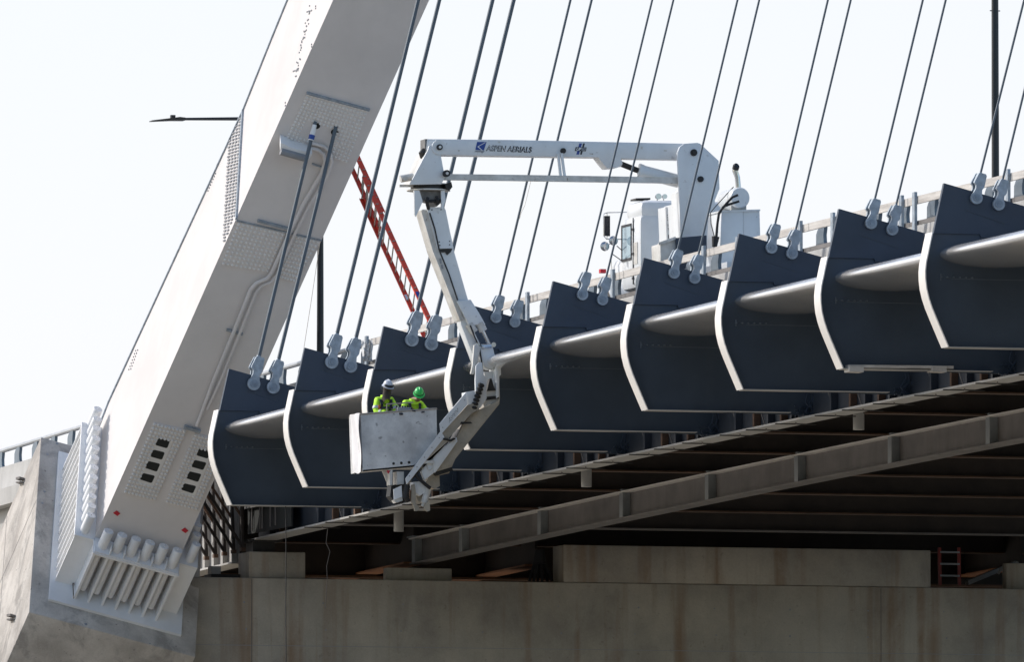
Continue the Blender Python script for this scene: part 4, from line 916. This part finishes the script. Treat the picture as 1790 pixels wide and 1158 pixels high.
for (u, v) in ((688,811),(701.5,810),(715,809)): m_ = MB(); m_.tube(onY(u,v,BY0-0.012), onY(u,v,BY0+0.0), 0.028, seg=12); m_.build('basket_bolt', grime, tr)
m_ = MB(); m_.slab([(683,823),(679,829),(676,823)], YL-0.3, 0.02); m_.build('red_tag', redmk, tr)
# white sheet hung on the outboard end: rippled, real thickness
m_ = MB(); vs = []; NZ, NYs = 14, 12; rnd = random.Random(4)
tl, bl = onY(630,722.5,BY0), onY(634.5,826.5,BY0)
for i in range(NZ+1):
    for j in range(NYs+1):
        t = i/NZ; s_ = j/NYs; p = tl.lerp(bl, t)+V((-0.02-0.022*math.sin(s_*9+t*2.2)-0.02*math.sin(t*7+s_*3)-0.05*(1-abs(2*s_-1))*t*0.4, s_*0.68, 0.015*math.sin(s_*14)*t))
        vs.append(p)
fs = [[i*(NYs+1)+j, i*(NYs+1)+j+1, (i+1)*(NYs+1)+j+1, (i+1)*(NYs+1)+j] for i in range(NZ) for j in range(NYs)]
m_.add(vs, fs); m_.add([p+V((0.004,0,0)) for p in vs], [f[::-1] for f in fs]); m_.build('white_sheet', tarp, tr, ang=80)
# control console and bar in the basket
def _(m): m.bar(onY(676,707,YL-0.18), onY(722,704,YL-0.18), 0.025, 0.025); m.bar(onY(676,707,YL-0.18), onY(676,722,YL-0.18), 0.02, 0.02)
part('console_bar', alum, _)
def _(m): m.box((onY(690,715,YL).x, onY(714,715,YL).x), (YL-0.20,YL-0.05), (onY(700,722,YL).z, onY(700,713.5,YL).z)); 
part('console', greyd, _, bevel=0.01)
def _(m):
    for i, u in enumerate((693,698,703,708,712)): m.tube(onY(u,714,YL-0.12), onY(u+0.6,709.5+i%2,YL-0.12), 0.012, 0.018, seg=8)
part('console_levers', blackd, _)
# truck body --------------------------------------------------------------
CY0, CY1 = YL+2.7, YL+4.05
lx = onY(1118,400,CY0).x; rx_ = lx+2.0; ctop = onY(1150,349.5,CY0).z
cz0 = RZ+0.95
def _(m): m.box((lx,rx_), (CY0,CY1), (cz0,ctop-0.30))
cab = part('cab', truckw, _, bevel=0.13)
def _(m):
    m.prism([(lx+0.02,CY0+0.02,ctop-0.42),(rx_-0.02,CY0+0.02,ctop-0.42),(rx_-0.02,CY1-0.25,ctop-0.42),(lx+0.02,CY1-0.25,ctop-0.42)], (0,0,0.42))
part('cab_roof', truckw, _, bevel=0.16)
def _(m): m.box((lx+0.05,rx_-0.05),(CY1-0.4,CY1+0.04),(ctop-0.62,ctop-0.34))
part('cab_visor', truckw, _, bevel=0.05)
def _(m): m.box((lx-0.012,lx+0.02), (CY1-0.78,CY1-0.18), (ctop-1.15,ctop-0.5))
sg_ = part('door_window', glass, _)
def _(m):
    for (y0,y1,z0_,z1_) in ((CY1-0.80,CY1-0.78,ctop-1.2,ctop-0.45),(CY1-0.18,CY1-0.12,ctop-1.2,ctop-0.45),(CY1-0.78,CY1-0.18,ctop-0.5,ctop-0.45),(CY1-0.78,CY1-0.18,ctop-1.2,ctop-1.15)): m.box((lx-0.02,lx+0.01),(y0,y1),(z0_,z1_))
part('window_frame', blackd, _)
def _(m):
    m.box((lx-0.02,lx+0.0),(CY1-0.95,CY1-0.925),(cz0+0.1,ctop-0.35)); 
    for z in (0.2,0.7,1.2): m.box((lx-0.03,lx+0.0),(CY1-0.98,CY1-0.90),(cz0+z,cz0+z+0.05))
part('door_hinges', blackd, _)
def _(m): m.box((lx-0.008,lx+0.02),(CY1-1.22,CY1-0.93),(cz0+0.5,cz0+0.95))
part('door_panel', truckd, _)
# conventional hood and fenders ahead of the cab
def _(m): m.box((lx+0.35,rx_-0.35),(CY1,CY1+1.9),(RZ+0.75,RZ+1.75))
part('hood', truckw, _, bevel=0.15)
for xx in (lx-0.05, rx_-0.45):
    def _(m, xx=xx):
        pr = [(CY1+1.0+0.68*math.cos(R_(a)), RZ+0.52+0.68*math.sin(R_(a))) for a in range(0, 181, 15)]; pi_ = [(CY1+1.0+0.58*math.cos(R_(a)), RZ+0.52+0.58*math.sin(R_(a))) for a in range(180, -1, -15)]
        m.prism([(xx,y,z) for y, z in pr+pi_], (0.5,0,0))
    part('fender', truckw, _, bevel=0.02)
def _(m): m.box((lx+0.2,rx_-0.2),(YL-3.6,CY1+2.0),(RZ+0.6,RZ+0.9))
part('chassis', grime, _)
def _(m): m.box((lx-0.05,rx_+0.05),(YL-3.4,YL+2.3),(RZ+0.9,RZ+1.05))
part('flatbed', truckw, _)
def wheel(x, y, wd=0.3):
    m_ = MB(); c = V((x, y, RZ+0.52)); m_.path([c, c+V((0.03,0,0)), c+V((wd-0.03,0,0)), c+V((wd,0,0))], [0.46,0.515,0.515,0.46], 28); w_ = m_.build('wheel', black, tr)
    m_ = MB(); m_.tube(c+V((-0.01,0,0)), c+V((0.06,0,0)), 0.29, seg=20); m_.build('rim', lightst, w_, origin=ROOTLOC[w_.name])
for y, ds in ((CY1+1.0,0), (YL-1.5,0.3), (YL-2.75,0.3)):
    wheel(lx+0.02, y, 0.3+ds*0.9); wheel(rx_-0.32-ds*0.9, y, 0.3+ds*0.9)
# rear storage boxes, dark panel, grimy tank between cab and tower
slabpart('cabinet', truckw, [(1163,362),(1173,362),(1177,441),(1166,441)], YL+1.6, 0.5)
slabpart('cabinet', truckw, [(1174,358),(1189,359),(1193,441),(1178,441)], YL+1.3, 0.5)
m_ = MB(); rnd = random.Random(2)
for i in range(15):
    for j in range(3):
        if rnd.random() < 0.75: 
            p = onY(1167+j*2.4+i*0.12, 372+i*2.1, YL+1.595); m_.box((p.x-0.011,p.x+0.008+rnd.random()*0.006), (p.y-0.003,p.y), (p.z-0.008,p.z+0.010))
m_.slab([(1168,411),(1174,410),(1174,416),(1168,417)], YL+1.594, 0.003); m_.slab([(1181,374),(1185,374),(1185,378.5),(1181,378.5)], YL+1.294, 0.003)
m_.build('decal_marks', blackd, tr)
slabpart('side_bin', truckd, [(1154,427),(1182,417),(1184,470),(1155,470)], YL-0.9, 0.6, bevel=0.01)
slabpart('side_bin_rail', truckd, [(1152,424),(1181,413.5),(1182,418.5),(1152,429)], YL-0.95, 0.05)
slabpart('dark_panel', navy_l, [(1182,416),(1235,411.5),(1236,470),(1184,470)], YL-0.98, 0.06)
slabpart('engine_box', truckw, [(1261,371),(1299,367.5),(1300,470),(1257,470)], YL-2.5, 0.9, bevel=0.015)
slabpart('engine_box', truckw, [(1299,367.5),(1328,367),(1331,470),(1300,470)], YL-2.49, 0.9, bevel=0.015)
slabpart('box_lip', truckw, [(1260,368),(1329,366),(1329,369),(1260,371)], YL-2.53, 0.95)
c = onY(1294,345.5,YL-2.4)
def _(m): m.path([c+V((0,0.0,0)), c+V((0,0.05,0)), c+V((0,0.85,0)), c+V((0,0.93,0))], [0.19,0.212,0.212,0.15], 28)
part('air_tank', truckw, _, ang=50)
def _(m): p = c+V((0,0.1,-0.2)); m.box((p.x-0.16,p.x+0.16),(p.y,p.y+0.08),(p.z-0.1,p.z+0.06)); m.box((p.x-0.16,p.x+0.16),(p.y+0.55,p.y+0.63),(p.z-0.1,p.z+0.06))
part('tank_bracket', lightst, _)
def _(m): 
    a = onY(1291,330,YL-2.0); m.path([a+V((0,0,-0.3)), a, onY(1289,310,YL-2.0), onY(1285,298,YL-2.0), onY(1287,292,YL-2.0)], [0.055,0.055,0.055,0.06,0.062], 14)
part('exhaust_stack', chrome, _)
def _(m): m.path([onY(1285.5,296,YL-2.02), onY(1287,290,YL-2.05), onY(1288,288.5,YL-2.07)], [0.068,0.07,0.05], 14)
part('exhaust_tip', blackd, _)
def _(m):
    m.path([onY(1290,341,YL-2.7),onY(1280,345,YL-2.68),onY(1268,358,YL-2.66),onY(1257,372,YL-2.6),onY(1254,392,YL-2.6),onY(1252,420,YL-2.6)], 0.026, 8)
    m.path([onY(1292,352,YL-2.7),onY(1276,357,YL-2.68),onY(1264,362,YL-2.64),onY(1256,376,YL-2.58),onY(1253,400,YL-2.6),onY(1251,425,YL-2.6)], 0.024, 8)
    m.tube(onY(1251,414,YL-2.6), onY(1249,432,YL-2.6), 0.08, 0.05, seg=10)
part('hydraulic_hose', black, _)
def _(m): m.path([onY(1282,327,YL-2.1),onY(1270,340,YL-2.2),onY(1250,362,YL-2.2),onY(1242,372,YL-2.2),onY(1243,392,YL-2.2),onY(1249,415,YL-2.2)], 0.010, 6)
part('thin_line', grime, _)
# roof horns / beacons / air vent
def _(m):
    for (u, v, r) in ((1149,344,0.062),(1160,344,0.05)):
        p = onY(u, v, CY0+0.4); m.path([p+V((0,-0.10,0)), p+V((0,-0.04,0)), p+V((0,0.06,0)), p+V((0,0.1,0))], [r,r*0.96,r*0.6,0.01], 14)
        m.tube(p, p+V((0,0,-0.09)), 0.012, seg=6)
part('horn', chrome, _)
slabpart('roof_vent', grime, [(1112,346.5),(1137,346),(1137,349),(1112,349.5)], CY0+0.5, 0.4)
# mirrors on the left door
MY = CY1-0.15
slabpart('mirror', blackd, [(1057,377.5),(1066.5,377.5),(1066.5,413),(1057,412.5)], MY-0.02, 0.05)
def _(m):
    f = [onY(u, v, MY) for u, v in ((1101,371),(1062,372),(1055.5,374),(1054.5,380),(1055,412),(1060,418),(1101,419))]; m.path(f, 0.011, 6)
    m.tube(onY(1078,430,MY), onY(1101,450,MY), 0.010, seg=6); m.tube(onY(1070,444,MY), onY(1098,464,MY), 0.010, seg=6)
    m.tube(onY(1071,424,MY), onY(1057,432,MY), 0.010, seg=6); m.tube(onY(1068,448,MY), onY(1070,485,MY), 0.008, seg=6); m.tube(onY(1061,372,MY), onY(1061,378,MY), 0.012, seg=6); m.tube(onY(1061,412,MY), onY(1061,419,MY), 0.012, seg=6)
part('mirror_arm', chrome, _)
def _(m):
    for (u, v) in ((1072,421),(1057,431)):
        p = onY(u, v, MY-0.03); m.path([p+V((0,-0.02,0)), p+V((0,-0.01,0)), p+V((0,0.03,0)), p+V((0,0.06,0))], [0.085,0.098,0.08,0.02], 18)
part('round_mirror', chrome, _, ang=60)
def _(m): m.box((onY(1078,1,MY).x-0.06, onY(1078,1,MY).x+0.06),(CY1+0.8,CY1+0.92),(onY(1078,478,CY1+0.8).z,onY(1078,471,CY1+0.8).z))
part('marker_lamp', redmk, _)
def _(m): m.tube(onY(1098,462,MY), onY(1099,478,MY), 0.035, seg=10); m.tube(onY(1097,455,MY), onY(1098,463,MY), 0.02, seg=8)
part('grab_handle', chrome, _)

# ------------------------------------------------------------------ the two workers
def skinmesh(name, verts, edges, radii, m, par, sub=2, root=0):
    me = bpy.data.meshes.new(name); me.from_pydata([tuple(v) for v in verts], edges, [])
    o = bpy.data.objects.new(name, me); sc.collection.objects.link(o)
    sk = o.modifiers.new('skin', 'SKIN'); sk.use_smooth_shade = True
    for i, r in enumerate(radii):
        d = me.skin_vertices[0].data[i]; d.radius = (r, r) if not isinstance(r, tuple) else r; d.use_root = (i == root)
    ss = o.modifiers.new('sub', 'SUBSURF'); ss.levels = sub; ss.render_levels = sub
    dg = bpy.context.evaluated_depsgraph_get(); ev = o.evaluated_get(dg); nm = bpy.data.meshes.new_from_object(ev)
    bpy.data.objects.remove(o); nm.name = name; nm.materials.clear(); nm.materials.append(m)
    for p in nm.polygons: p.use_smooth = True; p.material_index = 0
    o2 = bpy.data.objects.new(name, nm); sc.collection.objects.link(o2); o2.parent = par; ROOTLOC[o2.name] = ROOTLOC[par.name].copy(); return o2
def person(u, vfloor, hd, sh_l, sh_r, el_l, el_r, ha_l, ha_r, lab, helm, hcol, tilt, lean, gaiter):
    base = onY(u, vfloor, YL+0.20)
    P = thing('person', base, lab, 'person')
    hip = V((lean[0]*0.3, 0.10, 0.95)); wst = V((lean[0]*0.5, 0.10, 1.08)); nk = (V(sh_l)+V(sh_r))/2+V((0,-0.02,0.07)); ch = (V(sh_l)+V(sh_r))/2+V((0,0.02,-0.12)); hd = V(hd)
    # body: one continuous skinned surface, legs, torso, arms, neck and head
    vs = [hip, hip+V((-0.10,0,-0.06)), V((-0.14,0.03,0.5)), V((-0.15,0.08,0.09)), V((-0.16,-0.08,0.05)), hip+V((0.10,0,-0.06)), V((0.14,0.05,0.5)), V((0.15,0.10,0.09)), V((0.17,-0.06,0.05)),
          wst, ch, nk, hd+V((0,0.02,-0.10)), hd+V((0,0.0,0.03)), V(sh_l), V(el_l), V(ha_l), V(sh_r), V(el_r), V(ha_r)]
    ed = [(0,1),(1,2),(2,3),(3,4),(0,5),(5,6),(6,7),(7,8),(0,9),(9,10),(10,11),(11,12),(12,13),(10,14),(14,15),(15,16),(10,17),(17,18),(18,19)]
    rd = [0.13,0.10,0.065,0.05,0.045,0.10,0.065,0.05,0.045,0.13,0.14,0.055,0.055,0.076,0.065,0.05,0.033,0.065,0.05,0.033]
    skinmesh('body', [v+V((0,0,0)) for v in vs], ed, rd, skin, P)
    # trousers
    skinmesh('trousers', [hip+V((0,0,0.06)), hip, vs[1], vs[2], vs[3]+V((0,0,0.03)), vs[5], vs[6], vs[7]+V((0,0,0.03))], [(0,1),(1,2),(2,3),(3,4),(1,5),(5,6),(6,7)], [0.155,0.165,0.125,0.088,0.075,0.125,0.088,0.075], jeans, P)
    def boot(p):
        m_ = MB(); b0 = ROOTLOC[P.name]; m_.box((b0.x+p.x-0.05,b0.x+p.x+0.05),(b0.y+p.y-0.19,b0.y+p.y+0.08),(b0.z+0.03,b0.z+0.13)); m_.build('boot', black, P, bevel=0.03)
    boot(vs[3]); boot(vs[7])
    # jacket
    skinmesh('jacket', [hip+V((0,0,0.02)), wst, ch, nk+V((0,0,-0.045)), V(sh_l), V(el_l), V(ha_l)+(V(el_l)-V(ha_l))*0.22, V(sh_r), V(el_r), V(ha_r)+(V(el_r)-V(ha_r))*0.22],
             [(0,1),(1,2),(2,3),(2,4),(4,5),(5,6),(2,7),(7,8),(8,9)], [0.165,0.16,0.165,0.075,0.090,0.072,0.056,0.090,0.072,0.056], hivis, P)
    B0 = ROOTLOC[P.name]
    # tapes, harness
    def ring(a, b, t, r, wdt, m, nm):
        r = r*0.88
        a = V(a); b = V(b); c = a.lerp(b, t); d = (b-a).normalized(); m_ = MB(); m_.path([B0+c-d*wdt, B0+c, B0+c+d*wdt], [r, r*1.02, r], 16, cap=False); m_.build(nm, m, P, ang=60)
    ring(sh_l, el_l, 0.62, 0.094, 0.028, silver, 'reflective_tape'); ring(sh_r, el_r, 0.62, 0.094, 0.028, silver, 'reflective_tape')
    ring(el_l, ha_l, 0.35, 0.080, 0.024, silver, 'reflective_tape')
    for s in (-1, 1):
        top = ch+V((s*0.115,-0.02,0.165)); mid = ch+V((s*0.095,-0.168,0.03)); low = wst+V((s*0.085,-0.168,0.0)); bk_ = ch+V((s*0.09,0.17,0.05))
        m_ = MB()
        pts = [low, mid, ch+V((s*0.11,-0.125,0.13)), top, bk_]
        for i in range(len(pts)-1):
            m_.bar(B0+pts[i], B0+pts[i+1], 0.05, 0.012, (0,-1,0.3))
        m_.build('harness_strap', harn, P)
    m_ = MB(); m_.bar(B0+ch+V((-0.12,-0.195,-0.03)), B0+ch+V((0.12,-0.195,-0.03)), 0.012, 0.045, (0,0,1)); m_.build('chest_strap', harn, P)
    m_ = MB(); m_.bar(B0+ch+V((-0.15,-0.17,0.02)), B0+wst+V((-0.13,-0.19,-0.02)), 0.035, 0.015, (0,-1,0)); m_.build('lanyard', orgh, P)
    # collar
    m_ = MB(); m_.path([B0+nk+V((0,0.0,-0.06)), B0+nk+V((0,-0.01,0.0)), B0+nk+V((0,-0.015,0.045))], [0.12,0.095,0.088], 16, cap=False); m_.build('collar', hivis, P, ang=60)
    # face features
    rotm = Matrix.Rotation(tilt[1], 3, 'Z') @ Matrix.Rotation(tilt[0], 3, 'X')
    def hl(v): return B0+hd+rotm@(V(v)*0.80)
    m_ = MB(); m_.prism([hl((-0.012,-0.092,0.02)), hl((0.012,-0.092,0.02)), hl((0.018,-0.096,-0.03)), hl((-0.018,-0.096,-0.03))], rotm@V((0,-0.022,0))); m_.build('nose', masks if gaiter else skin, P, bevel=0.006)
    for s in (-1, 1):
        m_ = MB(); m_.ball(hl((s*0.034,-0.088,0.022)), 0.012, 10, 6); m_.build('eye', blackd, P)
        m_ = MB(); m_.ball(hl((s*0.092,0.0,-0.005)), 0.03, 10, 6, (0.4,0.7,1)); m_.build('ear', skin, P)
    m_ = MB(); m_.box((-0.028,0.028),(-0.098,-0.088),(-0.062,-0.052)); m_.v = [hl(p) for p in m_.v]; m_.build('mouth', masks, P)
    if gaiter:
        m_ = MB(); m_.path([B0+nk+V((0.01,-0.13,-0.10)), B0+nk+V((0,-0.06,-0.05)), hl((0,-0.01,-0.12)), hl((0,-0.015,-0.05)), hl((0,-0.012,0.01))], [0.07,0.088,0.078,0.084,0.083], 18, cap=False); m_.build('neck_gaiter', masks, P, ang=60)
    # helmet: shell of revolution stretched front to back, brim, band, ridge
    m_ = MB(); rings = []; SEG = 28
    prof_ = [(0.128,0.025),(0.126,0.055),(0.118,0.095),(0.098,0.135),(0.066,0.162),(0.03,0.174),(0.002,0.176)]
    vs_ = []
    for r, z in prof_:
        for k_ in range(SEG):
            t = 2*math.pi*k_/SEG; vs_.append(hl((r*math.cos(t)*0.94, r*math.sin(t)*1.12, z)))
    fs_ = [[i*SEG+k_, i*SEG+(k_+1) % SEG, (i+1)*SEG+(k_+1) % SEG, (i+1)*SEG+k_] for i in range(len(prof_)-1) for k_ in range(SEG)]
    m_.add(vs_, fs_+[list(range(SEG))[::-1]]); h_ = m_.build('hard_hat', hcol, P, ang=70)
    m_ = MB(); vs_ = []
    for t0, rr, zz in ((0,0.118,0.030),(0,0.150,0.014),(0,0.150,0.006),(0,0.118,0.018)):
        for k_ in range(SEG):
            t = 2*math.pi*k_/SEG; fr = max(0, -math.sin(t))**2; e_ = (rr-0.118)*(1+0.9*fr); vs_.append(hl(((0.118+e_)*math.cos(t)*0.98, (0.118+e_)*math.sin(t)*1.14, zz-0.010*fr)))
    m_.add(vs_, [[a_*SEG+k_, a_*SEG+(k_+1) % SEG, ((a_+1) % 4)*SEG+(k_+1) % SEG, ((a_+1) % 4)*SEG+k_] for a_ in range(4) for k_ in range(SEG)]); m_.build('brim', hcol, h_, origin=ROOTLOC[h_.name], ang=60)
    m_ = MB(); m_.path([hl((0,0.13*math.cos(a_)*1.02,0.03+0.15*math.sin(a_))) for a_ in [R_(x) for x in range(10,171,20)]], 0.012, 6); m_.build('ridge', hcol, h_, origin=ROOTLOC[h_.name])
    if helm == 'white':
        m_ = MB(); m_.slab([(0,0)]*3, YL, 0.01) if False else None
        pts = [hl((0.125*math.sin(a_), -0.148*math.cos(a_), 0.055)) for a_ in [R_(x) for x in range(-75,76,15)]]; m_.path(pts, [0.012]+[0.024]*9+[0.012], 8); m_.build('goggles', blackd, h_, origin=ROOTLOC[h_.name])
    else:
        m_ = MB(); pts = [hl((0.122*math.sin(a_), -0.145*math.cos(a_), 0.045)) for a_ in [R_(x) for x in range(-180,181,15)]]; m_.path(pts, 0.007, 6); m_.build('hat_band', harn, h_, origin=ROOTLOC[h_.name])
    # hands: palm, four fingers and a thumb each, curled
    for (el, ha, s) in ((V(el_l),V(ha_l),-1),(V(el_r),V(ha_r),1)):
        d = (ha-el).normalized(); side = d.cross(V((0,0,1))).normalized()*s; up = side.cross(d)*s; c = ha+d*0.0
        vs_ = [c, c+d*0.05, ]; ed_ = [(0,1)]; rd_ = [0.03,0.032]
        for f_ in range(4):
            o_ = side*(0.030-0.020*f_); ln = (0.036,0.042,0.040,0.032)[f_]
            b0_ = c+d*0.085+o_; b1_ = b0_+d*ln*0.8-V((0,0,0.012)); b2_ = b1_+d*ln*0.35-V((0,0,ln*0.75)); n_ = len(vs_)
            vs_ += [b0_, b1_, b2_]; ed_ += [(1,n_),(n_,n_+1),(n_+1,n_+2)]; rd_ += [0.011,0.009,0.008]
        n_ = len(vs_); t0_ = c+d*0.03+side*0.04; vs_ += [t0_, t0_+d*0.035+side*0.012-V((0,0,0.012))]; ed_ += [(0,n_),(n_,n_+1)]; rd_ += [0.012,0.009]
        skinmesh('gloved_hand', vs_, ed_, rd_, harn, P, sub=1)
    return P
person(668, 818, (0.085,-0.10,1.625), (-0.11,-0.02,1.345), (0.20,-0.02,1.345), (-0.155,-0.10,1.10), (0.27,-0.12,1.10), (0.06,-0.36,1.08), (0.26,-0.38,1.08),
       'worker in a white hard hat, dark neck gaiter and hi-vis jacket, left in the basket', 'white', helw, (R_(22), R_(12)), (0.05,0), True)
person(722, 815, (0.065,-0.20,1.44), (-0.17,-0.02,1.25), (0.17,-0.02,1.23), (-0.25,-0.14,1.04), (0.27,-0.14,1.02), (-0.16,-0.38,1.08), (0.12,-0.38,1.06),
       'worker in a green hard hat, head bent down, hi-vis jacket, right in the basket', 'green', helg, (R_(38), R_(-8)), (0.0,0), False)
# crumpled net hung on the railing near the third fin
def cloth(u0, v0, u1, v1, Y, m, name, lab):
    t = thing(name, onY(u0, v0, Y), lab, 'sheet'); m_ = MB(); vs = []; a, b = 10, 8; rnd = random.Random(9)
    for i in range(a+1):
        for j in range(b+1):
            u = u0+(u1-u0)*i/a; v = v0+(v1-v0)*j/b-4*math.sin(i*0.9)*(1-j/b); p = onY(u, v, Y)+V((0, 0.06*math.sin(i*1.7+j*0.6)+rnd.random()*0.05, 0)); vs.append(p)
    fs = [[i*(b+1)+j, (i+1)*(b+1)+j, (i+1)*(b+1)+j+1, i*(b+1)+j+1] for i in range(a) for j in range(b)]
    m_.add(vs, fs); m_.add([p+V((0,0.006,0)) for p in vs], [f[::-1] for f in fs]); m_.build('sheet', m, t, ang=25); return t
pp = onX(645,610,X0+2.78); cloth(634,598,652,632,pp.y,aluf,'debris_sheet','crumpled grey sheet hung on the guard rail left of the third beam end')
